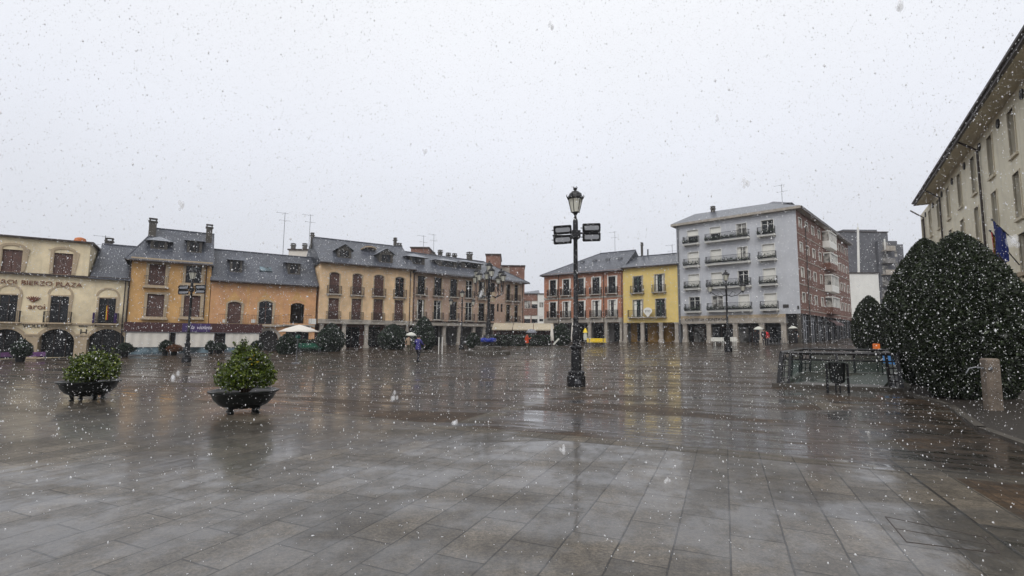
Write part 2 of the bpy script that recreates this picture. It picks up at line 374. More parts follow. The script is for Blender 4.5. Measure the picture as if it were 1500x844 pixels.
    # puddles / water film
    mpw = nd(n, "ShaderNodeMapping"); mpw.inputs["Rotation"].default_value = (0, 0, R(-15)); mpw.inputs["Scale"].default_value = (.35, 1.1, 1); L.new(tc.outputs["Object"], mpw.inputs[0])
    pu = nd(n, "ShaderNodeTexNoise", i_Scale=.7, i_Detail=8, i_Roughness=.6, i_Distortion=.5); L.new(mpw.outputs[0], pu.inputs["Vector"])
    pud = nd(n, "ShaderNodeMapRange", i_1=.38, i_2=.50, i_3=0, i_4=1); L.new(pu.outputs["Fac"], pud.inputs[0]); pud = pud.outputs[0]
    puf = math_("MULTIPLY", pud, mixf(near, 1.0, .7))
    stn = nd(n, "ShaderNodeTexNoise", i_Scale=2.2, i_Detail=6, i_Roughness=.65); sv2 = nd(n, "ShaderNodeCombineXYZ"); L.new(math_("MULTIPLY", q, mixf(near, .35, .95)), sv2.inputs[0]); L.new(math_("MULTIPLY", p, mixf(near, 2.4, .7)), sv2.inputs[1]); L.new(sv2.outputs[0], stn.inputs["Vector"])
    stm = nd(n, "ShaderNodeMapRange", i_1=.34, i_2=.56, i_3=0, i_4=1); L.new(stn.outputs["Fac"], stm.inputs[0]); cst = nd(n, "ShaderNodeTexNoise", i_Scale=1.0, i_Detail=5, i_Roughness=.7); sv3 = nd(n, "ShaderNodeCombineXYZ"); L.new(math_("MULTIPLY", q, .16), sv3.inputs[0]); L.new(math_("MULTIPLY", p, .75), sv3.inputs[1]); L.new(sv3.outputs[0], cst.inputs["Vector"])
    csm = nd(n, "ShaderNodeMapRange", i_1=.41, i_2=.49, i_3=.1, i_4=1); L.new(cst.outputs["Fac"], csm.inputs[0]); puf = math_("MULTIPLY", puf, mixf(near, csm.outputs[0], 1.0))
    film = math_("MAXIMUM", math_("MULTIPLY", puf, stm.outputs[0]), math_("MULTIPLY", puf, mixf(near, .55, .45)))
    L.new(mixf(film, .62, .22), b.inputs["Roughness"])
    L.new(mixf(film, mixf(near, .08, .38), mixf(near, 1.0, .95)), b.inputs["Coat Weight"])
    L.new(mixf(film, .16, mixf(near, .015, .05)), b.inputs["Coat Roughness"]); b.inputs["Coat IOR"].default_value = 1.5
    L.new(mixf(film, .12, .5), b.inputs["Specular IOR Level"])
    wetv = mixf(film, 1.0, mixf(near, .34, .6)); wsc = nd(n, "ShaderNodeVectorMath", operation="SCALE"); L.new(cB.outputs[2], wsc.inputs[0]); L.new(wetv, wsc.inputs["Scale"]); L.new(wsc.outputs[0], b.inputs["Base Color"])
    b.inputs["IOR"].default_value = 1.45
    # relief: joints, stone grain, uneven lay; water surface gets soft ripples and drop rings
    lay = nd(n, "ShaderNodeTexNoise", i_Scale=1.4, i_Detail=3); L.new(tc.outputs["Object"], lay.inputs["Vector"])
    h = math_("MULTIPLY", joint, -.004)
    h = math_("ADD", h, math_("MULTIPLY", n2.outputs["Fac"], .0016))
    h = math_("ADD", h, math_("MULTIPLY", tone, .0012))
    bm = nd(n, "ShaderNodeBump", i_Strength=.7, i_Distance=1); L.new(h, bm.inputs["Height"]); L.new(bm.outputs[0], b.inputs["Normal"])
    svn = nd(n, "ShaderNodeCombineXYZ"); L.new(math_("MULTIPLY", q, mixf(slab, .45, 1.6)), svn.inputs[0]); L.new(math_("MULTIPLY", p, mixf(slab, 2.2, .45)), svn.inputs[1])
    rp = nd(n, "ShaderNodeTexNoise", i_Scale=4.2, i_Detail=3, i_Roughness=.5); L.new(svn.outputs[0], rp.inputs["Vector"])
    vo = nd(n, "ShaderNodeTexVoronoi", i_Scale=5, feature="F1"); L.new(tc.outputs["Object"], vo.inputs["Vector"])
    ringh = math_("MULTIPLY", math_("SINE", math_("MULTIPLY", vo.outputs["Distance"], 70)), math_("MULTIPLY", math_("LESS_THAN", vo.outputs["Distance"], .28), .0003))
    hw = math_("MULTIPLY", rp.outputs["Fac"], mixf(slab, .0048, .0036))
    hw = math_("ADD", hw, ringh); hw = math_("ADD", hw, math_("MULTIPLY", joint, -.0022)); hw = math_("ADD", hw, math_("MULTIPLY", tone, .0006)); hw = math_("ADD", hw, math_("MULTIPLY", lay.outputs["Fac"], .0025))
    bw = nd(n, "ShaderNodeBump", i_Distance=1); L.new(mixf(film, .9, .6), bw.inputs["Strength"]); L.new(hw, bw.inputs["Height"]); L.new(bw.outputs[0], b.inputs["Coat Normal"])
    return mt
M["paving"] = ground_material()
g = MB()
xs = sorted(set([-1500, -700, -300, -150, -100] + list(range(-76, 90, 2)) + [100, 150, 300, 700, 1500]))
ys = sorted(set([-1500, -600, -200, -60, -20] + list(range(-10, 126, 2)) + [140, 200, 400, 800, 1500]))
g.v = [(x, y, gz(x, y)) for y in ys for x in xs]; W = len(xs)
for j in range(len(ys) - 1):
    for i in range(W - 1): g.f.append((j * W + i, j * W + i + 1, (j + 1) * W + i + 1, (j + 1) * W + i)); g.m.append(0)
go = g.build("ground", "paving", smooth=True); go["kind"] = "structure"

# ------------------------------------------------------------------ buildings
def hdir(px, py): d = ray(px, py); return d.x, d.y
def on_line(px, py, Q, d):
    rx, ry = hdir(px, py)
    # Q + s d = t r
    det = d[0] * -ry - d[1] * -rx
    s = (-Q[0] * -ry + Q[1] * -rx) / det
    return s

class Bld:
    def __init__(s, name, label, Q, d, pl, pr, depth=9, cat="building", parent=None):
        s.d = Vector((d[0], d[1], 0)).normalized(); s.n = Vector((-s.d.y, s.d.x, 0))
        a = on_line(pl[0], pl[1], Q, s.d); bb = on_line(pr[0], pr[1], Q, s.d)
        s.o = Vector((Q[0] + s.d.x * a, Q[1] + s.d.y * a, 0)); s.W = bb - a; s.o.z = gz(s.o.x, s.o.y)
        s.D = depth
        if name: s.t = thing(name, label, cat, s.o, math.atan2(s.d.y, s.d.x))
        s.gL = 0; s.gR = gz(s.o.x + s.d.x * s.W, s.o.y + s.d.y * s.W) - s.o.z
    def uz(s, px, py, dep=0.0):
        d = ray(px, py); q = s.o + s.n * dep - CAM
        t = q.dot(s.n) / d.dot(s.n); p = CAM + d * t - s.o
        return p.dot(s.d), p.z
    def rect(s, x0, x1, y0, y1, dep=0):
        """facade rectangle of a pixel rectangle"""
        xm, ym = (x0 + x1) / 2, (y0 + y1) / 2
        return s.uz(x0, ym, dep)[0], s.uz(x1, ym, dep)[0], s.uz(xm, y1, dep)[1], s.uz(xm, y0, dep)[1]
    def g(s, u, y=0):
        p = s.o + s.d * u + s.n * y; return gz(p.x, p.y) - s.o.z

def arch_poly(u0, u1, z0, z1, rise, n=8):
    if rise <= 0: return [(u0, z0), (u1, z0), (u1, z1), (u0, z1)]
    w2 = (u1 - u0) / 2; c = (u0 + u1) / 2
    rr = (w2 * w2 + rise * rise) / (2 * rise); zc = z1 - rr; a0 = math.asin(min(1, w2 / rr))
    if rise > w2: a0 = math.pi - a0
    pts = [(u0, z0), (u1, z0)]
    for k in range(n + 1):
        a = a0 - 2 * a0 * k / n; pts.append((c + rr * math.sin(a), zc + rr * math.cos(a)))
    return pts

def ring_strip(mb, pts, wd, y0, y1):
    """surround: a band of width wd outside the open path pts, from y0 (front) to y1"""
    n = len(pts); P = [Vector((p[0], p[1])) for p in pts]; out = []
    for i in range(n):
        t = (P[min(i + 1, n - 1)] - P[max(i - 1, 0)]).normalized(); nn = Vector((-t.y, t.x))
        if 0 < i < n - 1:
            t1 = (P[i] - P[i - 1]).normalized(); n1 = Vector((-t1.y, t1.x)); nn = nn / max(.5, nn.dot(n1))
        out.append(P[i] + nn * wd)
    for i in range(n - 1):
        a, b, c, d = P[i], P[i + 1], out[i + 1], out[i]
        v = [(a.x, y0, a.y), (b.x, y0, b.y), (c.x, y0, c.y), (d.x, y0, d.y), (a.x, y1, a.y), (b.x, y1, b.y), (c.x, y1, c.y), (d.x, y1, d.y)]
        mb.add(v, [(0, 1, 2, 3), (4, 7, 6, 5), (0, 4, 5, 1), (1, 5, 6, 2), (2, 6, 7, 3), (3, 7, 4, 0)])

def window(b, u0, u1, z0, z1, kind="glass", arch=0, frame="darkwood", surround=None, sw=.14, sill=True, y=.16):
    hole = arch_poly(u0, u1, z0, z1, arch)
    t = b.t; zf = z1 - arch
    fr = MB(); e = .045; c = (u0 + u1) / 2
    ring_strip(fr, [(u0 + e, z0 + e), (u0 + e, zf)] if False else [(u0, z0), (u0, zf)], -e, y - .03, y + .03)
    ring_strip(fr, [(u1 - e, z0), (u1 - e, zf)], -e, y - .03, y + .03)
    fr.box(u0 + e, u1 - e, y - .03, y + .03, z0, z0 + e)
    if arch <= 0: fr.box(u0 + e, u1 - e, y - .03, y + .03, z1 - e, z1)
    else: ring_strip(fr, hole[2:], e * -1, y - .03, y + .03)
    if kind in ("glass", "lace"):
        fr.box(c - .035, c + .035, y - .035, y + .025, z0 + e, z1 - e - arch * .3)
        if z1 - z0 > 1.5:
            zt = z0 + (z1 - z0) * .72
            fr.box(u0 + e, c - .035, y - .025, y + .02, zt, zt + .04); fr.box(c + .035, u1 - e, y - .025, y + .02, zt, zt + .04)
    w_ = fr.build("window", frame, t)
    pn = MB().panel(hole, [], y + .035, 0)
    if kind == "shut":
        k = MB(); nn = max(6, int((z1 - z0) / .11))
        for i in range(nn):
            za = z0 + e + (zf - z0 - 2 * e) * i / nn; zb = z0 + e + (zf - z0 - 2 * e) * (i + 1) / nn
            for (ua, ub) in ((u0 + e, c - .02), (c + .02, u1 - e)):
                k.add([(ua, y - .02, za), (ub, y - .02, za), (ub, y + .012, zb), (ua, y + .012, zb)], [(0, 1, 2, 3)])
        pn.v += []; pn.add(k.v, k.f); pn.build("shutter", "wood", w_)
    elif kind == "roll":
        k = MB(); nn = max(6, int((z1 - z0) / .09))
        for i in range(nn):
            za = z0 + (z1 - z0) * i / nn; zb = z0 + (z1 - z0) * (i + 1) / nn
            k.add([(u0 + e, y - .015, za), (u1 - e, y - .015, za), (u1 - e, y + .005, zb), (u0 + e, y + .005, zb)], [(0, 1, 2, 3)])
        pn.add(k.v, k.f); pn.build("roller_blind", "shutterwhite", w_)
    elif kind == "half":
        pn.build("pane", "pane", w_); zt = z0 + (z1 - z0) * .55
        MB().box(u0 + e, u1 - e, y - .02, y + .02, zt, z1 - e).build("roller_blind", "shutterwhite", w_)
    else:
        pn.build("pane", "lace" if kind == "lace" else "pane", w_)
        if rnd.random() < .14:   # curtains behind the panes
            k = MB()
            for (ua, ub) in ((u0 + e, u0 + (u1 - u0) * rnd.uniform(.2, .36)), (u1 - (u1 - u0) * rnd.uniform(.2, .36), u1 - e)):
                k.box(ua, ub, y + .026, y + .034, z0 + e, zf - e)
            k.build("curtain", "shutterwhite", w_)
    if surround:
        sr = MB(); ring_strip(sr, ([(u1, z0)] + hole[2:] + [(u0, z0)])[::-1] if arch > 0 else [(u0, z0), (u0, z1), (u1, z1), (u1, z0)], sw, -.045, 0.06)
        if sill: sr.box(u0 - sw - .06, u1 + sw + .06, -.12, .1, z0 - .14, z0 - .002)
        sr.build("surround", surround, w_)
    return hole

def balcony(b, u0, u1, zs, out=.5, h=.95, slab="stone", flower=False, th=.12, mat="iron", sp=.11):
    bl = MB().cham(u0, u1, -out, -.003, zs - th, zs, .015); 
    for k in (u0 + .15, u1 - .25): bl.box(k, k + .1, -out * .8, -.003, zs - th - .14, zs - th - .001)
    o = bl.build("balcony", slab, b.t)
    r = MB(); y = -out + .05
    def bar(x0, x1, y0, y1, z0, z1): r.box(x0, x1, y0, y1, z0, z1)
    bar(u0 + .04, u1 - .04, y - .018, y + .018, zs + h - .035, zs + h); bar(u0 + .04, u1 - .04, y - .012, y + .012, zs + .07, zs + .09)
    for x in (u0 + .04, u1 - .07):
        bar(x, x + .03, y + .018, -.003, zs + h - .035, zs + h); bar(x, x + .03, y + .012, -.003, zs + .07, zs + .09)
    n = max(3, int((u1 - u0 - .1) / sp))
    for i in range(n + 1):
        x = u0 + .05 + (u1 - u0 - .11) * i / n; r.box(x - .013, x + .013, y - .009, y + .009, zs, zs + h - .035)
    m_ = max(2, int(out / sp))
    for i in range(1, m_):
        yy = y + (-.003 - y) * i / m_
        for x in (u0 + .055, u1 - .055): r.box(x - .009, x + .009, yy - .009, yy + .009, zs, zs + h - .035)
    r.build("railing", mat, o)
    if flower:
        f = MB(); f.box(u0 + .08, u1 - .08, y - .2, y - .03, zs + .05, zs + .22); f.build("flower_box", "darkiron", o)
        cc = []; 
        N = int((u1 - u0) * 150)
        for i in range(N): cc.append((rnd.uniform(u0, u1), y - .12 + rnd.gauss(0, .09), zs + .2 + abs(rnd.gauss(.05, .17))))
        leaves(cc, .075, "hedge", o, "flower_foliage")
    return o

def leaves(cc, size, mat, parent, name="foliage", asp=1.6, jitter=.4, seed=None, extra=None, link=True):
    cc = np.array(cc, dtype=np.float64); N = len(cc)
    a = rng.normal(size=(N, 3)); a /= np.linalg.norm(a, axis=1)[:, None]
    b_ = rng.normal(size=(N, 3)); b_ -= a * (a * b_).sum(1)[:, None]; b_ /= np.linalg.norm(b_, axis=1)[:, None]
    s_ = size * (1 + jitter * rng.uniform(-1, 1, N))[:, None]
    A = a * s_ * asp * .5; B = b_ * s_ * .5
    V = np.stack([cc - A, cc - A * .1 + B, cc + A, cc - A * .1 - B], 1).reshape(-1, 3)
    me = bpy.data.meshes.new(name); nv = len(V)
    ex_v, ex_f = (extra or ([], []))
    allv = np.concatenate([V, np.array(ex_v).reshape(-1, 3)]) if len(ex_v) else V
    me.vertices.add(len(allv)); me.vertices.foreach_set("co", allv.astype(np.float32).ravel())
    loops = list(range(nv)); starts = list(range(0, nv, 4)); tot = [4] * N
    idx = N
    for f in ex_f:
        starts.append(len(loops)); tot.append(len(f)); loops += [nv + i for i in f]
    me.loops.add(len(loops)); me.loops.foreach_set("vertex_index", loops)
    me.polygons.add(len(starts)); me.polygons.foreach_set("loop_start", starts); me.polygons.foreach_set("loop_total", tot)
    me.materials.append(M[mat])
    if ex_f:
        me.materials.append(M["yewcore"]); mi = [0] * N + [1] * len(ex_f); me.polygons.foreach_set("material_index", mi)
    me.update(calc_edges=True); me.validate()
    o = bpy.data.objects.new(name, me); COL.objects.link(o)
    if parent: o.parent = parent
    return o

def shell(b, zt, holes, mat, z0=None, arcade=None, depth=None, extra=None, gable=None):
    """wall mesh: front with openings, sides, back, and above an arcade the ceiling; local coords"""
    W, D = b.W, depth or b.D; lo = min(0, b.gR) - 1.0
    zb = lo if arcade is None else arcade
    ob = MB(); ob.panel([(0, zb), (W, zb), (W, zt), (0, zt)], holes, 0, .28)
    if arcade is not None:
        ob.add([(0, 0, zb), (W, 0, zb), (W, D, zb), (0, D, zb)], [(3, 2, 1, 0)])
    ob.add([(0, 0, zb), (0, D, zb), (0, D, zt), (0, 0, zt), (W, 0, zb), (W, D, zb), (W, D, zt), (W, 0, zt)], [(0, 3, 2, 1), (4, 5, 6, 7), (1, 2, 6, 5)])
    if arcade is not None:
        dd = 3.0
        ob.add([(0, dd, lo), (0, D, lo), (0, D, zb), (0, dd, zb), (W, dd, lo), (W, D, lo), (W, D, zb), (W, dd, zb)], [(0, 3, 2, 1), (4, 5, 6, 7), (1, 2, 6, 5)])
    if gable:
        yr, zr, sides = gable
        for u, on in ((0, sides[0]), (W, sides[1])):
            if on: ob.add([(u, 0, zt), (u, D, zt), (u, yr, zr)], [(0, 1, 2) if u else (0, 2, 1)])
    return ob.build("wall", mat, b.t)

def roof(b, ze, yr, zr, u0=0, u1=None, oh=.5, hipL=0, hipR=0, mat="slate", D=None, th=.14, name="roof", gutter=True):
    """gable or hipped slab roof over the whole plan"""
    u1 = b.W if u1 is None else u1; D = D or b.D; sl = (zr - ze) / yr
    zf = ze - sl * oh; yb = D + oh; zb = zr - sl * (yb - yr)
    a, c = u0 - oh * (1 if hipL else .3), u1 + oh * (1 if hipR else .3)
    r1, r2 = u0 + hipL, u1 - hipR
    if not hipL: r1 = a
    if not hipR: r2 = c
    P = [(a, -oh, zf), (c, -oh, zf), (c, yb, zb), (a, yb, zb), (r1, yr, zr), (r2, yr, zr)]
    Q = [(x, y, z + th) for x, y, z in P]
    v = P + Q; f = [(6, 7, 11, 10), (8, 9, 10, 11), (0, 4, 5, 1), (2, 5, 4, 3)]
    f += [(9, 6, 10), (7, 8, 11)]; f += [(0, 3, 4), (1, 5, 2)]
    f += [(0, 1, 7, 6), (2, 3, 9, 8), (3, 0, 6, 9), (1, 2, 8, 7)]
    o = MB().add(v, f).build(name, mat, b.t)
    k = MB(); k.tube([(r1, yr, zr + th + .02), (r2, yr, zr + th + .02)], .09, 6)
    if hipL: k.tube([(a, -oh, zf + th), (r1, yr, zr + th)], .07, 6)
    if hipR: k.tube([(c, -oh, zf + th), (r2, yr, zr + th)], .07, 6)
    k.build("ridge_tiles", mat, o)
    if gutter:
        MB().tube([(a, -oh - .07, zf + .03), (c, -oh - .07, zf + .03)], .075, 6).build("gutter", "gutter", o)
    b.roof = (ze, yr, zr); b.ro = o
    return o

def roof_hit(b, px, py):
    ze, yr, zr = b.roof; s_ = (zr - ze) / yr
    d = ray(px, py); du, dy, dz = d.dot(b.d), d.dot(b.n), d.z; q = CAM - b.o
    qy = q.dot(b.n); qz = q.z
    # qz + t dz = ze + s (qy + t dy)
    t = (ze + s_ * qy + .14 - qz) / (dz - s_ * dy)
    return q.dot(b.d) + t * du, qy + t * dy, qz + t * dz

def dormer(b, x0, x1, y0, y1, style="shed", wallm="dstone"):
    xm = (x0 + x1) / 2; u, y, z = roof_hit(b, xm, y1); ua = roof_hit(b, x0, y1)[0]; ub = roof_hit(b, x1, y1)[0]
    d = ray(xm, y0); q = b.o + b.n * y - CAM; t = q.dot(b.n) / d.dot(b.n); zt = (CAM + d * t - b.o).z
    h = zt - z; wd = (ub - ua); ua, ub = u - wd / 2, u + wd / 2
    s_ = (b.roof[2] - b.roof[0]) / b.roof[1]; back = h / s_ + .3
    o = MB()
    hh = h * (.6 if style in ("gable", "hip") else .8)
    i_ = wd * .12
    o.panel([(ua + i_, z - .1), (ub - i_, z - .1), (ub - i_, z + hh), (ua + i_, z + hh)], [[(ua + i_ * 2, z + .12), (ub - i_ * 2, z + .12), (ub - i_ * 2, z + hh * .93), (ua + i_ * 2, z + hh * .93)]], y, .12)
    for ux in (ua + i_, ub - i_):
        o.add([(ux, y, z - .1), (ux, y, z + hh), (ux, y + back, z + hh), (ux, y + back, z - .1)], [(0, 1, 2, 3)])
    dm = o.build("dormer", wallm, b.t)
    rf = MB(); e = .12; c = (ua + ub) / 2; ov = .25; zz = z + hh
    if style == "gable":
        for sgn in (-1, 1):
            x_ = ua if sgn < 0 else ub
            v = [(x_ + sgn * .05, y - ov, zz - .08), (c, y - ov, zt), (c, y + back + .6, zt), (x_ + sgn * .05, y + back + .6, zz - .08)]
            v2 = [(a_, b_, c_ + .07) for a_, b_, c_ in v]
            rf.add(v + v2, [(0, 1, 2, 3), (4, 7, 6, 5), (0, 4, 5, 1), (3, 2, 6, 7), (0, 3, 7, 4), (1, 5, 6, 2)])
        o2 = MB().add([(ua + i_, y, zz), (ub - i_, y, zz), (c, y, zt - .05)], [(0, 1, 2)]).build("dormer_gable", wallm, dm)
    elif style == "hip":
        v = [(ua - .25, y - ov, zz), (ub + .25, y - ov, zz), (ub + .25, y + back, zz), (ua - .25, y + back, zz), (c, y + wd * .35, zt), (c, y + back + .5, zt)]
        rf.add(v, [(0, 1, 4), (0, 4, 5, 3), (1, 2, 5, 4), (0, 3, 2, 1)])
    else:
        v = [(ua - .1, y - ov, zz), (ub + .1, y - ov, zz), (ub + .1, y + back + .3, zt + .05), (ua - .1, y + back + .3, zt + .05)]
        v2 = [(a_, b_, c_ + .09) for a_, b_, c_ in v]
        rf.add(v + v2, [(3, 2, 1, 0), (4, 5, 6, 7), (0, 1, 5, 4), (1, 2, 6, 5), (3, 0, 4, 7)])
    rf.build("dormer_roof", "snowlit", dm)  # snow-lit paleness of the dormer edges is put into this lighter roof grey
    gl = MB(); gl.box(ua + i_ * 2, ub - i_ * 2, y + .1, y + .12, z + .12, z + hh * .93); gl.build("pane", "pane", dm)
    fr = MB(); fr.box(c - .03, c + .03, y + .05, y + .09, z + .12, z + hh * .93)
    for x_ in (ua + i_ * 2, ub - i_ * 2 - .05): fr.box(x_, x_ + .05, y + .05, y + .09, z + .12, z + hh * .93)
    fr.build("window_frame", "darkwood", dm)

def chimney(b, x0, x1, y0, y1, dep, mat="dstone", pots=1, name="chimney"):
    u0, u1, z0, z1 = b.rect(x0, x1, y0, y1, dep); z0 -= 1.0
    o = MB(); wd = u1 - u0; 
    o.box(u0, u1, dep, dep + max(.5, wd), z0, z1 - .22); o.box(u0 - .08, u1 + .08, dep - .08, dep + max(.5, wd) + .08, z1 - .22, z1 - .1)
    for i in range(4): o.box(u0 + (wd - .1) * (i % 2), u0 + (wd - .1) * (i % 2) + .1, dep + (max(.5, wd) - .1) * (i // 2), dep + (max(.5, wd) - .1) * (i // 2) + .1, z1 - .1, z1 + .12)
    o.box(u0 - .05, u1 + .05, dep - .05, dep + max(.5, wd) + .05, z1 + .12, z1 + .19)
    return o.build(name, mat, b.t)

def antenna(b, x, y0, y1, dep, arms=4):
    ua, zb = b.uz(x, y1, dep); zt = b.uz(x, y0, dep)[1]; o = MB(); o.tube([(ua, dep, zb - 1), (ua, dep, zt)], .03, 5)
    for k in range(arms):
        zz = zt - .1 - (k % 2) * .9 - .02 * k; xx = -.9 + .35 * k
        o.tube([(ua + xx, dep - .35, zz), (ua + xx, dep + .35, zz)], .014, 4)
    o.tube([(ua - .95, dep, zt - .1), (ua + .4, dep, zt - .1)], .016, 4); o.tube([(ua - .6, dep, zt - 1.0), (ua + .7, dep, zt - 1.0)], .016, 4)
    return o.build("antenna", "metal", b.t)

def pipe(b, x, y0, y1, mat="gutter"):
    u, z1 = b.uz(x, y0); _, z0 = b.uz(x, y1); z0 = max(z0, b.g(u) - .2)
    return MB().tube([(u, -.14, z0), (u, -.14, z1 - .3), (u, -.35, z1)], .055, 6).build("drainpipe", mat, b.t)

def column(b, x0, x1, ztop, ybase=503, mat="stone", y=0.0, w=None):
    u0 = b.uz(x0, 490, y)[0]; u1 = b.uz(x1, 490, y)[0]; 
    if w: c = (u0 + u1) / 2; u0, u1 = c - w / 2, c + w / 2
    d = max(.35, u1 - u0); g_ = b.g((u0 + u1) / 2)
    o = MB(); o.cham(u0, u1, y + .04, y + .04 + d, g_ - .3, ztop - .18, .025)
    o.box(u0 - .06, u1 + .06, y - .02, y + d + .1, ztop - .18, ztop - .003); o.box(u0 - .07, u1 + .07, y - .03, y + d + .11, g_ - .3, g_ + .35)
    return o.build("column", mat, b.t)

def back_wall(b, ztop, doors, mat="redwall", y=2.9):
    """wall behind an arcade with dark shop fronts"""
    W = b.W; lo = min(0, b.gR) - .6
    holes = []; 
    for (u0, u1, h) in doors:
        g_ = b.g(u0, y); holes.append([(u0, g_ + .05), (u1, g_ + .05), (u1, g_ + h), (u0, g_ + h)])
    o = MB().panel([(.02, lo), (W - .02, lo), (W - .02, ztop - .004), (.02, ztop - .004)], holes, y, .2).build("arcade_wall", mat, b.t)
    for (u0, u1, h) in doors:
        g_ = b.g(u0, y); f = MB(); c = (u0 + u1) / 2
        for x in (u0, c - .04, u1 - .08): f.box(x, x + .08, y + .08, y + .14, g_ + .05, g_ + h)
        f.box(u0 + .08, c - .04, y + .085, y + .135, g_ + h - .35, g_ + h - .28); f.box(c + .04, u1 - .08, y + .085, y + .135, g_ + h - .35, g_ + h - .28)
        s_ = f.build("shop_front", "darkwood", b.t)
        MB().box(u0, u1, y + .15, y + .17, g_ + .05, g_ + h).build("pane", "pane", s_)

QL = (-18.0, 60.0); dL = (.837, .547)
# ---- cream hotel (left edge)
B = Bld("cream_hotel", "cream hotel with round ground-floor arches and brown letters along its eaves", QL, dL, (-110, 440), (187, 440), 10)
_, ZE = B.uz(130, 406); zstr = B.uz(100, 474)[1]
hol = []
for (x0, x1, y0, y1) in ((-52, -28, 431, 467), (-2, 25, 432, 469), (73, 100, 434, 472), (144, 169, 437, 473)):
    u0, u1, z0, z1 = B.rect(x0, x1, y0, y1); hol.append(window(B, u0, u1, zstr + .05, z1, "glass", 0, "darkwood", "creamtrim", .16, sill=False))
    # blind arch over the window
    a = MB(); c = (u0 + u1) / 2; ww = (u1 - u0) / 2 + .1
    ring_strip(a, [(c + ww * math.cos(t), z1 + .16 + ww * .95 * math.sin(t)) for t in [math.pi * (1 - k / 12) for k in range(13)]], .16, -.05, .02); a.build("window_arch", "creamtrim", B.t)
    balcony(B, u0 - .35, u1 + .35, zstr + .05, .55, 1.0, "creamtrim")
zs = B.uz(100, 492)[1]
for (x0, x1) in ((-100, -58), (-22, 36), (55, 109), (127, 184)):
    u0 = B.uz(x0, 500)[0]; u1 = B.uz(x1, 500)[0]; zt = B.uz((x0 + x1) / 2, 482)[1]; gl = B.g((u0 + u1) / 2)
    h = arch_poly(u0, u1, gl + .02, zt, 1.1, 12); hol.append(h)
    a = MB(); ring_strip(a, h[2:][::-1], .28, -.06, .03); a.build("arch_ring", "creamtrim", B.t)
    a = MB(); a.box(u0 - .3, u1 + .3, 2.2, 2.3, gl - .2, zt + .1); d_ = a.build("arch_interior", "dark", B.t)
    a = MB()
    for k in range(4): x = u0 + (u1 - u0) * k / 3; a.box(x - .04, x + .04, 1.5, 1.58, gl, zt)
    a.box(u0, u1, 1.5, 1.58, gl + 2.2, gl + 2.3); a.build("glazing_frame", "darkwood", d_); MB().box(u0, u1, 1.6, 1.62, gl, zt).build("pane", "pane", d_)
    MB().box(u0 - .32, u0, .28, 2.25, gl - .2, zt + .1).build("arch_cheek", "creamtrim", B.t); MB().box(u1, u1 + .32, .28, 2.25, gl - .2, zt + .1).build("arch_cheek", "creamtrim", B.t)
shell(B, ZE, hol, "cream")
a = MB(); a.box(-.1, B.W - .02, -.09, -.002, zstr - .12, zstr + .03); a.build("string_course", "creamtrim", B.t)
a = MB()
for (x0, x1) in ((38, 54), (110, 126)):
    u0 = B.uz(x0, 500)[0]; u1 = B.uz(x1, 500)[0]; a.box(u0 - .05, u1 + .05, -.05, -.002, B.g(u0) - .3, zs); a.box(u0 - .12, u1 + .12, -.12, -.002, zs, zs + .16)
a.build("pier_facing", "creamtrim", B.t)
u0, u1 = B.uz(138, 455)[0], B.uz(172, 455)[0]; cl = MB()
for side, x in ((-1, u0), (1, u1)):
    n_ = 8; vs_ = [(x + .05 * math.sin(i * 1.3), -.62 + .55 * i / n_, z) for i in range(n_ + 1) for z in (zstr + .1, zstr + 1.05)]; cl.add(vs_, [(2 * i, 2 * i + 2, 2 * i + 3, 2 * i + 1) for i in range(n_)])
    n_ = 5; vs_ = [(x - side * .03 * i, -.63 + .03 * (i % 2), z) for i in range(n_ + 1) for z in (zstr + .1, zstr + 1.05)]; cl.add(vs_, [(2 * i, 2 * i + 2, 2 * i + 3, 2 * i + 1) for i in range(n_)])
c_ = cl.build("draped_cloth", "purple"); c_.matrix_world = Matrix.Translation(B.o) @ Matrix.Rotation(math.atan2(B.d.y, B.d.x), 4, "Z"); tag(c_, "purple cloth draped over the corner balcony of the cream hotel", "cloth")
u0, z0 = B.uz(154, 470); z1 = B.uz(155, 447)[1]; fl = thing("hanging_flag", "narrow yellow and red flag hanging in the hotel's corner balcony window", "flag", (0, 0, 0)); fl.matrix_world = Matrix.Translation(B.o) @ Matrix.Rotation(math.atan2(B.d.y, B.d.x), 4, "Z")
for a_, b_, mm in ((0, .11, "spyel"), (.112, .19, "spred")): MB().add([(u0 + a_, -.1, z0), (u0 + b_, -.13, z0 + .1), (u0 + b_ - .04, -.1, z1), (u0 + a_ + .02, -.12, z1 - .1)], [(0, 1, 2, 3)]).build("flag_cloth", mm, fl)
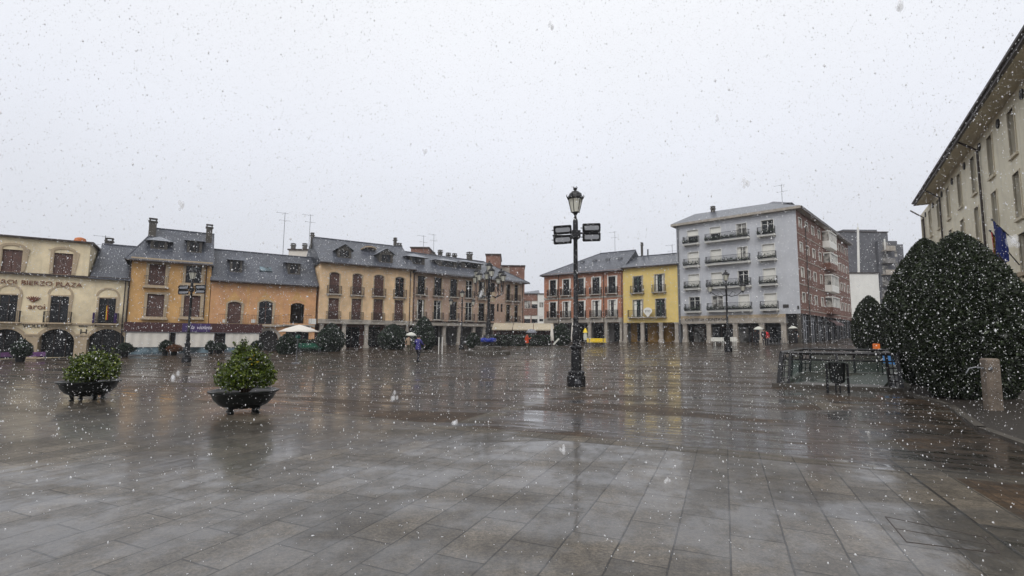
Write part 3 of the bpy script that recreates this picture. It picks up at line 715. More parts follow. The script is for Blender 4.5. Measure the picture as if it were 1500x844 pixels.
# attic storey flush with the facade, its own parapet
ux = B.uz(131, 380)[0]; zat = B.uz(130, 357)[1]; zatf = B.uz(128, 406)[1]
hol = []
for (x0, x1, y0, y1) in ((-70, -44, 362, 396), (2, 32, 365.5, 398), (78, 106, 371, 403)):
    u0, u1, z0, z1 = B.rect(x0, x1, y0, y1); hol.append(window(B, u0, u1, ZE + .1, z1, "shut", 0, "wood", None))
    a = MB(); c = (u0 + u1) / 2; ww = (u1 - u0) / 2
    ring_strip(a, [(u0 - .02, ZE + .15), (u0 - .02, z1 + .1)] + [(c + (ww + .02) * math.cos(t), z1 + .1 + ww * .42 * math.sin(t)) for t in [math.pi * (1 - k / 10) for k in range(11)]] + [(u1 + .02, z1 + .1), (u1 + .02, ZE + .15)], .22, -.05, .02); a.build("window_arch", "creamtrim", B.t)
a = MB(); a.panel([(0, ZE), (ux, ZE), (ux, zat), (0, zat)], hol, .02, .26); a.add([(0, .02, ZE), (ux, .02, ZE), (ux, 7, ZE), (0, 7, ZE), (0, .02, zat), (ux, .02, zat), (ux, 7, zat), (0, 7, zat)], [(1, 2, 6, 5), (0, 4, 7, 3), (2, 3, 7, 6), (4, 5, 6, 7)]); a.build("attic", "cream", B.t)
MB().box(-.2, ux + .25, -.3, 7.1, zat + .002, zat + .14).build("attic_roof", "gutter", B.t)
MB().box(-.2, B.W, -.32, -.002, ZE - .1, ZE + .06).build("eaves_gutter", "gutter", B.t)
yr = 5.0; zr = B.uz(165, 361, yr)[1]
roof(B, ZE + .08, yr, zr, u0=ux + .3, u1=B.W, oh=.35, gutter=False)
chimney(B, 154, 165, 351, 362, 5.2); antenna(B, 153, 345, 362, 5.4, 3)
u, z = B.uz(117, 357, 2); MB().lathe([(.05, z - .3), (.42, z - .1), (.5, z + .2), (.4, z + .5), (.15, z + .6)], 14, (u, 2)).build("roof_vent", "terracotta", B.t, True)
u, z = B.uz(-60, 413); u2 = B.uz(120, 415)[0]; words_("HOTEL AROI BIERZO PLAZA", .56, "letterb", B.t, u, -.08, z + .02, width=u2 - u)
u, z = B.uz(41, 451); text("aroi", .72, "letterb", B.t, u, -.05, z - .1)
a = MB(); u, z = B.uz(49, 438)
for k in range(7):
    t = -1.1 + k * .37; a.tube([(u, -.06, z - .28), (u + .3 * math.sin(t), -.06, z + .02 + .1 * math.cos(t * 2)), (u + .52 * math.sin(t), -.06, z + .25 * math.cos(t * .9))], [.03, .06, .02], 6)
a.build("logo", "letterb", B.t)
u, z = B.uz(33, 479.5); text("VIOLETA", .42, "letterd", B.t, u, -.05, z)
u, z = B.uz(116, 491); text("H", .8, "letterd", B.t, u, -.05, z); text("****", .4, "letterd", B.t, u - .1, -.05, z + .62)
pipe(B, 184.5, 412, 512)

# ---- amber house
B = Bld("amber_house", "tall amber house with two dormers, brown shutters and pale stone surrounds", QL, dL, (188.5, 440), (307, 440), 10)
zar = B.uz(250, 474)[1]; ZE = B.uz(250, 380.5)[1]; hol = []
for (x0, x1, y0, y1, bal) in ((218, 242, 387, 418, 1), (272, 295, 389.5, 415, 1), (215, 240, 431, 464, 1), (269, 293, 433, 464, 1)):
    u0, u1, z0, z1 = B.rect(x0, x1, y0, y1); hol.append(window(B, u0, u1, z0, z1, "glass" if y0 < 395 and x0 > 250 else "shut", 0, "wood", "creamtrim", .24))
    r_ = MB()
    for s_ in (u0 - .32, u1 + .32): r_.box(s_ - .012, s_ + .012, -.4, -.05, z0 + .85, z0 + .9); 
    r_.tube([(u0 - .32, -.4, z0 + .88), (u1 + .32, -.4, z0 + .88)], .015, 5); r_.tube([(u0 - .32, -.4, z0 + .04), (u1 + .32, -.4, z0 + .04)], .015, 5)
    for k in range(13): xx = u0 - .32 + (u1 - u0 + .64) * k / 12; r_.tube([(xx, -.4, z0 + .04), (xx, -.4, z0 + .88)], .009, 4)
    bb = MB().cham(u0 - .4, u1 + .4, -.45, -.003, z0 - .3, z0 - .145, .02).build("balcony", "creamtrim", B.t); r_.build("railing", "iron", bb)
shell(B, ZE, hol, "amber")
MB().box(-.05, B.W + .05, -.38, -.002, ZE - .3, ZE - .02).build("cornice", "creamtrim", B.t)
yr = 4.6; zr = B.uz(270, 341, yr)[1]; hipL = B.uz(229, 338, yr)[0]
roof(B, ZE, yr, zr, hipL=max(.8, hipL), oh=.5)
dormer(B, 216, 249, 345, 365, "hip"); dormer(B, 270, 299, 349, 370, "shed")
chimney(B, 218, 229, 322, 343, 3.2); chimney(B, 302, 311, 331, 351, 3.0)
pipe(B, 191.5, 386, 472); pipe(B, 303, 390, 470)
# ---- restaurant terrace with screens in front of it (own thing)
T = Bld("restaurant_terrace", "glazed restaurant terrace with maroon fascia and white blinds below the amber house", (QL[0] - (-.547) * -2.6, QL[1] - .837 * 2.6), dL, (181, 480), (384, 480), 2.5, cat="terrace")
z1 = T.uz(250, 472.8)[1]; z0 = T.uz(250, 486.5)[1]
MB().box(0, T.W, 0, .18, z0, z1).build("fascia", "maroon", T.t); MB().box(-.05, T.W + .05, -.04, -.002, z0 - .06, z0 + .0).build("trim", "metal", T.t)
MB().box(0, T.W, .182, 2.3, z1 - .12, z1 - .02).build("roof_panel", "gutter", T.t)
u0, u1 = T.uz(267, 480)[0], T.uz(308, 480)[0]; sg = MB().box(u0, u1, -.05, -.002, z0 + .04, z1 - .04).build("sign_panel", "purple", T.t)
words_("la violeta", .5, "letterw", sg, T.uz(279, 480)[0], -.055, (z0 + z1) / 2 - .13, shear=.3, ext=.004)
for (x0, x1) in ((184, 247), (257, 313), (330, 379)):
    u0, u1 = T.uz(x0, 500)[0], T.uz(x1, 500)[0]; zm = T.uz((x0 + x1) / 2, 508.5)[1]; gg = T.g((u0 + u1) / 2)
    bl = MB(); nn = 24
    for k in range(nn):
        ua = u0 + (u1 - u0) * k / nn; ub = u0 + (u1 - u0) * (k + 1) / nn; yy = lambda t: .06 + .03 * math.sin(t * 9)
        bl.add([(ua, yy(ua), zm), (ub, yy(ub), zm), (ub, yy(ub) * .7, z0), (ua, yy(ua) * .7, z0)], [(0, 1, 2, 3)])
    bl.build("blind", "offwhite", T.t, True)
    MB().box(u0, u1, .12, .14, gg + .08, zm + .25).build("glass_screen", "terr", T.t)
    fr = MB(); fr.box(u0 - .06, u0, .08, .16, gg - .3, z0); fr.box(u1, u1 + .06, .08, .16, gg - .3, z0); fr.box(u0, u1, .09, .17, gg - .3, gg + .08); fr.box(u0, u1, .09, .117, zm - .03, zm + .04); fr.build("screen_frame", "metal", T.t)
for (x0, x1) in ((247.5, 256.5), (314, 329.5)):
    u0, u1 = T.uz(x0, 500)[0], T.uz(x1, 500)[0]; MB().box(u0 + .07, u1 - .07, .9, 1.0, T.g(u0) - .2, z0).build("door", "darkwood", T.t)
pa = MB(); 
for u in (.1, T.W - .25): pa.box(u, u + .15, 2.0, 2.15, T.g(u) - .3, z1 - .122)
pa.build("post", "metal", T.t)

# ---- salmon house
B = Bld("salmon_house", "low salmon house with yellow-painted patches and an arched dark doorway", QL, dL, (308, 440), (463, 440), 9)
ZE = B.uz(380, 411.5)[1]; hol = []
for (x0, x1, y0, y1, kd) in ((333, 353, 442, 474, "shut"), (379, 399, 441, 475, "glass"), (425.5, 445.5, 444, 474, "shut")):
    u0, u1, z0, z1 = B.rect(x0, x1, y0, y1); hol.append(window(B, u0, u1, z0, z1, kd, .22, "wood", "creamtrim", .17))
    r_ = MB(); ua, ub = u0 - .75, u1 + .75
    r_.tube([(ua, -.35, z0 + .95), (ub, -.35, z0 + .95)], .016, 5); r_.tube([(ua, -.35, z0 + .05), (ub, -.35, z0 + .05)], .016, 5)
    for k in range(18): xx = ua + (ub - ua) * k / 17; r_.tube([(xx, -.35, z0 + .05), (xx, -.35, z0 + .95)], .009, 4)
    for xx in (ua, ub): r_.tube([(xx, -.35, z0 + .95), (xx, -.003, z0 + .95)], .014, 4)
    bb = MB().cham(ua - .05, ub + .05, -.42, -.003, z0 - .26, z0 - .142, .02).build("balcony", "stone", B.t); r_.build("railing", "iron", bb)
u0, u1, z0, z1 = B.rect(379, 407, 484, 520); gg = B.g(u0)
h = arch_poly(u0, u1, gg + .02, z1, 1.0, 12); hol.append(h); a = MB(); ring_strip(a, ([(u1, gg)] + h[2:] + [(u0, gg)])[::-1], .3, -.06, .04); a.build("doorway_surround", "stone", B.t)
dd = MB().panel(h, [], .24, 0).build("door", "dark", B.t)
for (x0, x1) in ((325, 352), (418, 452)):
    u0, u1 = B.uz(x0, 500)[0], B.uz(x1, 500)[0]; gg = B.g(u0); zt = B.uz(430, 486)[1]; hol.append([(u0, gg + .1), (u1, gg + .1), (u1, zt), (u0, zt)])
    f = MB(); [f.box(u0 + (u1 - u0) * k / 4 - .04, u0 + (u1 - u0) * k / 4 + .04, .2, .26, gg + .1, zt) for k in range(5)]; s_ = f.build("shop_front", "darkwood", B.t); MB().box(u0, u1, .262, .275, gg + .1, zt).build("pane", "pane", s_)
shell(B, ZE, hol, "salmon")
# yellow painted triangles over the windows
for xc in (343, 389, 435.5):
    u, z = B.uz(xc, 440); MB().add([(u - .95, -.012, z - .25), (u - .3, -.012, z + .55), (u, -.012, z + .95), (u + .35, -.012, z + .5), (u + .95, -.012, z - .25), (u + .6, -.012, z - .12), (u, -.012, z + .04), (u - .6, -.012, z - .12)], [(0, 7, 1), (7, 6, 1), (6, 2, 1), (6, 3, 2), (6, 5, 3), (5, 4, 3)]).build("painted_gable", "ochre" if False else "amber", B.t)
u0, u1, z0, z1 = B.rect(452, 463, 467, 475); MB().box(u0, u1, -.04, -.003, z0, z1).build("plaque", "white", B.t)
for (x0, x1) in ((326, 332), (368, 374)):
    u0, u1, z0, z1 = B.rect(x0, x1, 468, 473); MB().box(u0, u1, -.04, -.003, z0, z1).build("plaque", "white", B.t)
MB().box(B.uz(384, 480)[0], B.W, -.1, -.002, B.uz(430, 479)[1], B.uz(430, 476)[1]).build("string_course", "stone", B.t)
yr = 4.4; zr = B.uz(380, 373, yr)[1]; roof(B, ZE, yr, zr, oh=.45)
dormer(B, 334, 357, 377, 399, "shed"); dormer(B, 419, 442, 382, 402, "shed")
u, y, z = roof_hit(B, 389, 395); s_ = (B.roof[2] - B.roof[0]) / B.roof[1]; sk = MB().add([(u - .6, y - .35, z - .35 * s_ + .07), (u + .6, y - .35, z - .35 * s_ + .07), (u + .6, y + .35, z + .35 * s_ + .07), (u - .6, y + .35, z + .35 * s_ + .07)], [(0, 1, 2, 3)]); sk.box(u - .65, u + .65, y - .42, y - .36, z - .35 * s_ - .05, z - .35 * s_ + .1); sk.build("skylight", "terr", B.t)
u, z = B.uz(418, 371, 4.5); MB().lathe([(.02, -.05), (.25, 0), (.42, .12), (.45, .16)], 14).build("satellite_dish", "metal", B.t, True); ds = bpy.data.objects[-1] if False else B.t.children[-1]; ds.location = (u, 4.4, z); ds.rotation_euler = (R(75), 0, R(20))
antenna(B, 414.5, 311, 370, 5.0, 4); antenna(B, 452, 314, 372, 6.5, 4)

# ---- peach house
B = Bld("peach_house", "peach house with two rows of brown shuttered windows over a stone arcade", QL, dL, (467, 440), (604.5, 440), 10)
zb = B.uz(535, 475)[1]; zbt = B.uz(535, 470)[1]; ZE = B.uz(535, 386)[1]; hol = []
for i, (x0, x1, y0, y1, kd) in enumerate(((482.5, 497, 399, 432, "shut"), (516.6, 530, 401, 432, "shut"), (548, 562, 403, 433, "shut"), (579, 592, 406, 433, "glass"),
                             (481, 496, 437, 468, "shut"), (515, 529, 438, 468.5, "shut"), (547, 560.6, 438.5, 469, "shut"), (578, 590.5, 440, 469, "shut"))):
    u0, u1, z0, z1 = B.rect(x0, x1, y0, y1)
    if i < 4:
        z0 = B.uz(535, 433)[1]; balcony(B, u0 - .3, u1 + .3, z0, .35, .95)
    else:
        z0 = B.uz(535, 469)[1]; balcony(B, u0 - .3, u1 + .3, z0 - .02, .25, .95, th=.08)
    hol.append(window(B, u0, u1, z0 + .02, z1, kd, .18 if i < 4 else 0, "wood", "peach" if False else "creamtrim", .09, sill=False))
shell(B, ZE, hol, "peach", arcade=zb, gable=(4.8, B.uz(520, 356, 4.8)[1] - .02, (1, 1)))
MB().box(0, B.W, -.14, -.002, zb - .0, zbt + .1).build("arcade_beam", "stone", B.t)
for xc in (471, 504, 537.2, 567.5, 597.5): column(B, xc - 2, xc + 2, zb, w=.42)
back_wall(B, zb, [(B.W * f, B.W * f + 2.0, 2.6) for f in (.08, .32, .55, .78)], "redwall")
yr = 4.8; zr = B.uz(520, 356, yr)[1]; roof(B, ZE, yr, zr, oh=.6)
dormer(B, 492, 517, 358, 378, "gable"); dormer(B, 553, 578, 364, 385, "gable")
chimney(B, 456, 460, 343, 352, 4.6); chimney(B, 578, 581, 350, 368, 5.2); chimney(B, 583, 588, 358, 368, 5.6)
pipe(B, 601, 396, 508)

# ---- brown long house
s6 = on_line(605.5, 440, QL, Vector((dL[0], dL[1], 0)).normalized()); dn = Vector((dL[0], dL[1], 0)).normalized()
Q6 = (QL[0] + dn.x * s6, QL[1] + dn.y * s6); d6 = (math.sin(R(50)), math.cos(R(50)))
B = Bld("brown_house", "long brown house with dark balcony doors and three hipped dormers above", Q6, d6, (605.6, 440), (767, 440), 10)
zb = B.uz(660, 477.5)[1]; ZE = B.uz(650, 400)[1]; hol = []
zl1 = B.uz(660, 435)[1]; zl0 = B.uz(660, 469)[1]; zt1 = B.uz(660, 408.5)[1]; zt0 = B.uz(660, 441.5)[1]
for (x0, x1) in ((611, 622), (635.5, 646.5), (659, 669.4), (682, 692), (701, 710), (741.5, 747.5), (753.5, 759)):
    u0, u1 = B.uz(x0, 440)[0], B.uz(x1, 440)[0]
    for zz0, zz1 in ((zl1, zt1), (zl0, zt0)):
        hol.append(window(B, u0, u1, zz0 + .02, zz1, "glass", 0, "white" if rnd.random() < .15 else "darkwood", "brown" if False else "creamtrim", .08, sill=False)); balcony(B, u0 - .28, u1 + .28, zz0, .4, .95)
for (x0, x1) in ((718.5, 725),):
    u0, u1 = B.uz(x0, 440)[0], B.uz(x1, 440)[0]
    for zz0, zz1 in ((zl1, zt1), (zl0, zt0)): hol.append(window(B, u0, u1, zz0 + .02, zz1, "glass", 0))
for (x0, x1) in ((728, 731), (733.6, 736.6)):
    u0, u1 = B.uz(x0, 440)[0], B.uz(x1, 440)[0]
    for ya, yb_ in ((417, 427.5), (445, 457)): hol.append(window(B, u0, u1, B.uz(732, yb_)[1], B.uz(732, ya)[1], "glass", .2, sill=False))
shell(B, ZE, hol, "brown", arcade=zb, depth=10)
MB().box(0, B.W, -.18, -.002, zb, B.uz(660, 471.5)[1]).build("arcade_beam", "stone", B.t); MB().box(0, B.W, -.28, -.182, B.uz(660, 472.6)[1], B.uz(660, 471.3)[1]).build("string_course", "gutter", B.t)
MB().box(0, B.W, -.5, -.002, ZE - .25, ZE - .12).build("cornice", "darkwood", B.t)
for xc in (609, 627, 651.5, 673.5, 695, 710, 726, 742, 758): column(B, xc - 2, xc + 2, zb, w=.42)
back_wall(B, zb, [(B.W * f, B.W * f + 2.4, 2.7) for f in (.04, .17, .31, .45, .6, .74, .87)], "greywall")
yr = 5; zr = B.uz(670, 380, yr)[1]; roof(B, ZE, yr, zr, oh=.65, hipR=4.0)
dormer(B, 598, 624, 370, 387, "hip"); dormer(B, 641, 671, 377, 391, "hip"); dormer(B, 675, 707, 379, 394, "hip")
for (x0, x1, y0) in ((633, 637, 371), (644, 648, 368), (656, 660, 372), (665, 669, 373)): chimney(B, x0, x1, y0, 380, 6.5)
chimney(B, 687, 692, 371, 381, 4.6); antenna(B, 620, 345, 372, 7, 4); antenna(B, 635, 343, 372, 8, 4)
pipe(B, 603.5 + 3, 400, 510); pipe(B, 765, 414, 500)

# ---- right block: red house and yellow house
QR = (17.9, 70.0); dR = (.825, -.565)
B = Bld("red_brick_house", "red brick house with white-framed windows, black balconies and a hipped slate roof", QR, dR, (797, 440), (912.5, 440), 11)
zb = B.uz(855, 472.6)[1]; zbt = B.uz(855, 466)[1]; ZE = B.uz(855, 398)[1]; hol = []
zu1, zu0, zl1, zl0 = B.uz(873, 406.5)[1], B.uz(873, 431)[1], B.uz(873, 440.5)[1], B.uz(873, 464.5)[1]
for (x0, x1) in ((805.5, 814.5), (825, 834), (846.5, 855.5), (868, 878.5), (891.5, 902)):
    u0, u1 = B.uz(x0, 440)[0], B.uz(x1, 440)[0]
    for a0, a1 in ((zu0, zu1), (zl0, zl1)):
        hol.append(window(B, u0, u1, a0 + .02, a1, "glass", 0, "darkwood", "white", .16, sill=False)); balcony(B, u0 - .4, u1 + .4, a0, .45, 1.0, sp=.065)
shell(B, ZE, hol, "redbrick", arcade=zb, gable=(5.2, B.uz(920, 369, 5.2)[1] - .1, (0, 1)))
MB().box(0, B.W, -.1, -.002, zb, zbt).build("arcade_beam", "stone", B.t)
zm = B.uz(855, 435.5)[1]; MB().box(0, B.W, -.06, -.003, zm - .2, zm + .1).build("string_course", "stone", B.t)
MB().box(0, B.W, -.3, -.002, ZE - .3, ZE - .03).build("cornice", "redbrick", B.t)
for xc in (799, 820, 842, 863, 887, 910): column(B, xc - 2.5, xc + 2.5, zb, w=.5)
back_wall(B, zb, [(B.W * f, B.W * f + 2.2, 2.7) for f in (.06, .3, .55, .8)], "greywall")
yr = 5.2; zr = B.uz(920, 369, yr)[1]; hL = B.uz(879, 375, yr)[0]; roof(B, ZE, yr, zr, oh=.5, hipL=hL)
for xc, yc in ((853, 385), (871, 383), (890, 381.5), (908, 380)):
    u, y, z = roof_hit(B, xc, yc); MB().box(u - .3, u + .3, y - .15, y + .45, z - .1, z + .28).build("skylight", "metal", B.t)
for xp in (818.8, 884.4, 911): pipe(B, xp, 402, 500)
chimney(B, 938.5, 940.5, 357, 368, 6); antenna(B, 901, 339, 372, 6.5, 4)

B = Bld("yellow_house", "bright yellow house with green shutters and one long lower balcony", QR, dR, (913, 440), (993, 440), 11)
zb = B.uz(953, 472.6)[1]; ZE = B.uz(953, 389)[1]; hol = []
for i, (x0, x1, y0, y1) in enumerate(((928, 940, 405, 429.5), (959.5, 972, 402, 427.5), (928, 940.6, 439.5, 464), (961, 974, 438, 464))):
    u0, u1, z0, z1 = B.rect(x0, x1, y0, y1)
    z0 = B.uz(950, 428.5 if i < 2 else 464.5)[1]
    hol.append(window(B, u0, u1, z0 + .02, z1, "glass", 0, "greenpaint", "stone", .13, sill=False))
    if i < 2: balcony(B, u0 - .4, u1 + .4, z0, .5, 1.0)
bl = balcony(B, B.uz(921, 460)[0], B.uz(977, 460)[0], B.uz(950, 464.5)[1], .6, 1.0)
u, z = B.uz(949, 457, -.65); hb = MB(); pts = [(0, -.75)] + [(.62 * math.cos(t), .12 + .5 * math.sin(t)) for t in [R(-20 + 220 * k / 12) for k in range(13)]]
hb.add([(u + a_, -.72, z + c_) for a_, c_ in pts] + [(u + a_, -.66, z + c_) for a_, c_ in pts], [tuple(range(14)), tuple(range(27, 13, -1))] + [(i, (i + 1) % 14, 14 + (i + 1) % 14, 14 + i) for i in range(14)])
sh = hb.build("shield_sign", "white", bl); text("STO", .42, "letterd", bl, u, -.74, z - .05, align="CENTER", ext=.004)
shell(B, ZE, hol, "yellow", arcade=zb)
for xc in (915.5, 940.5, 968, 991): column(B, xc - 2.3, xc + 2.3, zb, w=.48)
back_wall(B, zb, [(B.W * .12, B.W * .12 + 1.6, 2.7), (B.W * .5, B.W * .5 + 1.2, 2.7), (B.W * .76, B.W * .76 + 1.8, 2.7)], "ochre")
MB().box(0, B.W, -.35, -.002, ZE - .22, ZE - .03).build("cornice", "stone", B.t)
yr = 5.2; zr = B.uz(970, 374.5, yr)[1]; roof(B, ZE, yr, zr, oh=.45)
antenna(B, 985, 358, 376, 5.5, 3); u, z = B.uz(949, 372, 5.0); MB().tube([(u, 5, z - .8), (u, 5, z + .7)], .12, 8).build("flue", "metal", B.t)

# ---- pale blue apartment block with brown brick flank
QB = (32.9, 57.9); dB = (.75, -.661)
B = Bld("blue_apartment_block", "pale blue five-storey apartment block with flower balconies and a brown brick flank", QB, dB, (993, 440), (1172, 440), 14)
S = Bld(None, "", (B.o.x + B.d.x * B.W, B.o.y + B.d.y * B.W), (.692, .722), (1172.2, 440), (1246.5, 440), 14)
zb = B.uz(1100, 473.3)[1]; ZE = B.uz(1125, 309.5)[1]; z459 = B.uz(1160, 459.5)[1]
LS = S.W; hol = []
zD = [(B.uz(1127, a)[1], B.uz(1127, c)[1]) for a, c in ((322, 344), (357.5, 380), (393.5, 416.5), (430, 453))]   # top, slab level
cols = {"A": (1008.5, 1024), "B": (1042, 1057.5), "C": (1081, 1096), "D": (1118, 1136)}
kinds = {"A": ["half", "roll", "roll", "glass"], "B": ["half", "roll", "roll", "lace"], "C": ["lace", "lace", "glass", "roll"], "D": ["glass", "roll", "roll", "roll"]}
for c, (x0, x1) in cols.items():
    u0, u1 = B.uz(x0, 400)[0], B.uz(x1, 400)[0]
    for k in range(4): hol.append(window(B, u0, u1, zD[k][1] + .03, zD[k][0], kinds[c][k], 0, "white", "white", .05, sill=False))
for (x0, x1) in ((1003.5, 1026.5), (1036, 1101), (1113, 1139.5)):
    u0, u1 = B.uz(x0, 400)[0], B.uz(x1, 400)[0]
    for k in range(4): balcony(B, u0, u1, zD[k][1], .7, .95, "white", flower=True, th=.2, sp=.13)
uc = B.uz(1151, 465)[0]
# walls (front, recessed corner on the ground floor, flank, back)
o = MB(); W = B.W; D = 13
o.panel([(0, zb), (uc, zb), (uc, z459), (W, z459), (W, ZE), (0, ZE)], hol, 0, .28)
o.add([(0, 0, zb), (uc, 0, zb), (uc, 6, zb), (0, 6, zb)], [(3, 2, 1, 0)]); o.add([(uc, 0, z459), (W, 0, z459), (W, D, z459), (uc, D, z459)], [(3, 2, 1, 0)])
o.add([(0, 0, -1), (0, LS, -1), (0, LS, ZE), (0, 0, ZE)], [(0, 3, 2, 1)]); o.add([(uc, 0, zb), (uc, 6, zb), (uc, 6, z459), (uc, 0, z459)], [(0, 1, 2, 3)])
o.build("wall", "blue", B.t)
# flank, local frame of its own under the same thing: empty-free by transforming points
ang = math.atan2(S.d.y, S.d.x) - math.atan2(B.d.y, B.d.x)
TS = Matrix.Translation((B.W, 0, 0)) @ Matrix.Rotation(ang, 4, "Z")
class Sub: pass
def sub_obj(o, parent=None):
    if o.parent == B.t: o.matrix_local = TS @ Matrix.Translation((0, 0, S.o.z - B.o.z)) 
    return o
n0 = set(B.t.children)
S.t = B.t; sh_ = []
zc = z459 - (S.o.z - B.o.z); ze_s = ZE - (S.o.z - B.o.z)
zD2 = [(a - (S.o.z - B.o.z), c - (S.o.z - B.o.z)) for a, c in zD]
fr_u = [.055, .15, .25, .36, .63, .70, .78, .86, .94]
for k in range(4):
    for i, f in enumerate(fr_u):
        u = LS * f; wd = .62
        if i == 4: pass
        sh_.append(window(S, u - wd, u + wd, zD2[k][1] + .75, zD2[k][0] + .0, rnd.choice(["lace", "half", "glass", "roll"]), 0, "white", "white", .09, sill=False))
    # glazed enclosed balcony
    u0, u1 = LS * .42, LS * .565
    g_ = MB().box(u0, u1, -.85, -.003, zD2[k][1] - .15, zD2[k][1] + .75).build("enclosed_balcony", "white" if k % 2 == 0 else "brownbrick", S.t)
    fm = MB(); gl = MB().box(u0 + .05, u1 - .05, -.8, -.01, zD2[k][1] + .752, zD2[k][0] + .1).build("pane", "lace", g_)
    for j in range(6): x = u0 + (u1 - u0 - .08) * j / 5; fm.box(x, x + .08, -.86, -.78, zD2[k][1] + .75, zD2[k][0] + .14)
    fm.box(u0, u1, -.9, -.003, zD2[k][0] + .141, zD2[k][0] + .28); fm.build("glazing_frame", "white", g_)
w2 = MB().panel([(0, zc), (LS, zc), (LS, ze_s), (0, ze_s)], sh_, 0, .25).add([(LS, 0, -1), (LS, 13, -1), (LS, 13, ze_s), (LS, 0, ze_s)], [(0, 1, 2, 3)]).build("brick_flank", "brownbrick", S.t)
for k in range(4):
    for zz in (zD2[k][1] + .02,): MB().box(0, LS, -.04, -.003, zz - .17, zz - .07).build("floor_band", "stone", S.t)
# ground floor of the flank: dark shop fronts
gr = S.g(LS); 
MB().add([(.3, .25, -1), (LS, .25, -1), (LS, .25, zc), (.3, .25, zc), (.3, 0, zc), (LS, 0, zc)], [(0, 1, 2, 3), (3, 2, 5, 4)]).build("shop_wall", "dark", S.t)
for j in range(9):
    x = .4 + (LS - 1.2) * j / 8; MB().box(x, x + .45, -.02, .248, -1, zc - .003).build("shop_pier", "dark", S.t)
    if j < 8:
        xb = .4 + (LS - 1.2) * (j + 1) / 8; gg = S.g(x + 1); f = MB(); f.box(x + .5, xb - .05, .16, .2, gg + 2.6, gg + 2.7)
        for q_ in (x + .5, (x + xb) / 2 + .2, xb - .13): f.box(q_, q_ + .08, .14, .2, gg - .1, zc - .3)
        s_ = f.build("shop_front", "metal", S.t); MB().box(x + .46, xb, .205, .22, gg - .1, zc - .3).build("pane", "pane", s_)
x0_, x1_ = LS * .42, LS * .6; MB().add([(x0_, -.02, zc - .3), (x1_, -.02, zc - .3), (x1_, -1.0, zc - .85), (x0_, -1.0, zc - .85), (x0_, -1.0, zc - 1.1), (x1_, -1.0, zc - 1.1)], [(0, 3, 2, 1), (3, 4, 5, 2)]).build("awning", "jred" if False else "darkred", S.t)
wl = MB(); wl.tube([(LS - .4, -.003, zc + 1.0), (LS - .4, -1.0, zc + 1.2), (LS - .4, -1.3, zc + 1.3)], .03, 5); wl.lathe([(.05, zc + .85), (.2, zc + .95), (.22, zc + 1.25), (.05, zc + 1.4)], 8, (LS - .4, -1.35)); wl.build("wall_lamp", "iron", S.t)
pipe(S, 1178, 330, 460)
for o in B.t.children:
    if o not in n0: o.matrix_local = TS @ Matrix.Translation((0, 0, S.o.z - B.o.z))
# front trim
MB().box(-.1, uc, -.1, -.002, zb, B.uz(1100, 466)[1]).build("arcade_beam", "stone", B.t); MB().box(-.1, uc, -.07, -.003, B.uz(1100, 465.8)[1], B.uz(1100, 461)[1]).build("band", "salmon" if False else "creamtrim", B.t)
u, z = B.uz(1004, 470.6); words_("CAFETERIA MONTAÑA", .52, "letterd", B.t, u, -.12, z)
for xc in (1003, 1038, 1077, 1116, 1148): column(B, xc - 2.8, xc + 2.8, zb, w=.55)
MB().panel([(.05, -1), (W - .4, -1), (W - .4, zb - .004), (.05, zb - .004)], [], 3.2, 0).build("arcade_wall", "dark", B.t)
for j in range(7):
    x = .8 + j * 1.9
    if x + 1.5 < W: f = MB(); f.box(x, x + .08, 3.1, 3.18, -.3, zb - .4); f.box(x + 1.5, x + 1.58, 3.1, 3.18, -.3, zb - .4); f.box(x + .08, x + 1.5, 3.1, 3.18, zb - .5, zb - .4); s_ = f.build("shop_front", "metal" if j % 2 else "wood", B.t); MB().box(x + .08, x + 1.5, 3.13, 3.15, -.3, zb - .5).build("pane", "pane" if j % 3 else "lace", s_)
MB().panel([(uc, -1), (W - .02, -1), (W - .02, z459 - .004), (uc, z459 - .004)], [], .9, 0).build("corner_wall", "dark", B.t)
MB().box(W - .42, W - .04, .02, .4, -.6, z459 - .004).build("corner_column", "dstone", B.t)
for (x0, x1, y0, y1) in ((1147, 1155.5, 446, 451), (1168, 1170.5, 448, 453)): u0, u1, z0, z1 = B.rect(x0, x1, y0, y1); MB().box(u0, u1, -.05, -.003, z0, z1).build("plaque", "letterd", B.t)
MB().box(B.uz(995.8, 440)[0] - .08, B.uz(995.8, 440)[0] + .08, -.2, -.05, 0, ZE - .3).build("drainpipe", "metal", B.t)
# cornice and hipped roof following both sides
zc_ = MB(); ov = .55; dv = Vector((math.cos(ang), math.sin(ang))); nv = Vector((-dv.y, dv.x))
P0 = Vector((-ov, -ov)); P1 = Vector((W, 0)) + Vector((.1, -ov)) - nv * ov * .9; P2 = Vector((W, 0)) + dv * (LS + ov) - nv * ov; P3 = P2 + nv * 14; P4 = Vector((-ov, LS * .8))
P3 = Vector((W, 0)) + dv * (LS + ov) + nv * 13; P4 = Vector((-ov, 15))
loop = [P0, P1, P2, P3, P4]
o = MB(); o.loft([[(p.x, p.y, ZE - .28) for p in loop], [(p.x, p.y, ZE + .02) for p in loop]]); o.build("cornice", "stone", B.t)
o = MB(); o.loft([[(p.x - (.003 if False else 0), p.y, z) for p in (P1 - nv * .004 + dv * .3, P2 - nv * .004, P2 - nv * .1, P1 - nv * .1 + dv * .3)] for z in (ZE - .3, ZE + .04)]); o.build("gutter", "gutter", B.t)
zr = B.uz(1085, 303, 6)[1]; r1 = Vector((B.uz(1018, 312, 6)[0], 6)); r2 = Vector((W - 4.5, 6.5)); r3 = Vector((W, 0)) + dv * (LS - 6) + nv * 6
rz2 = zr + .3
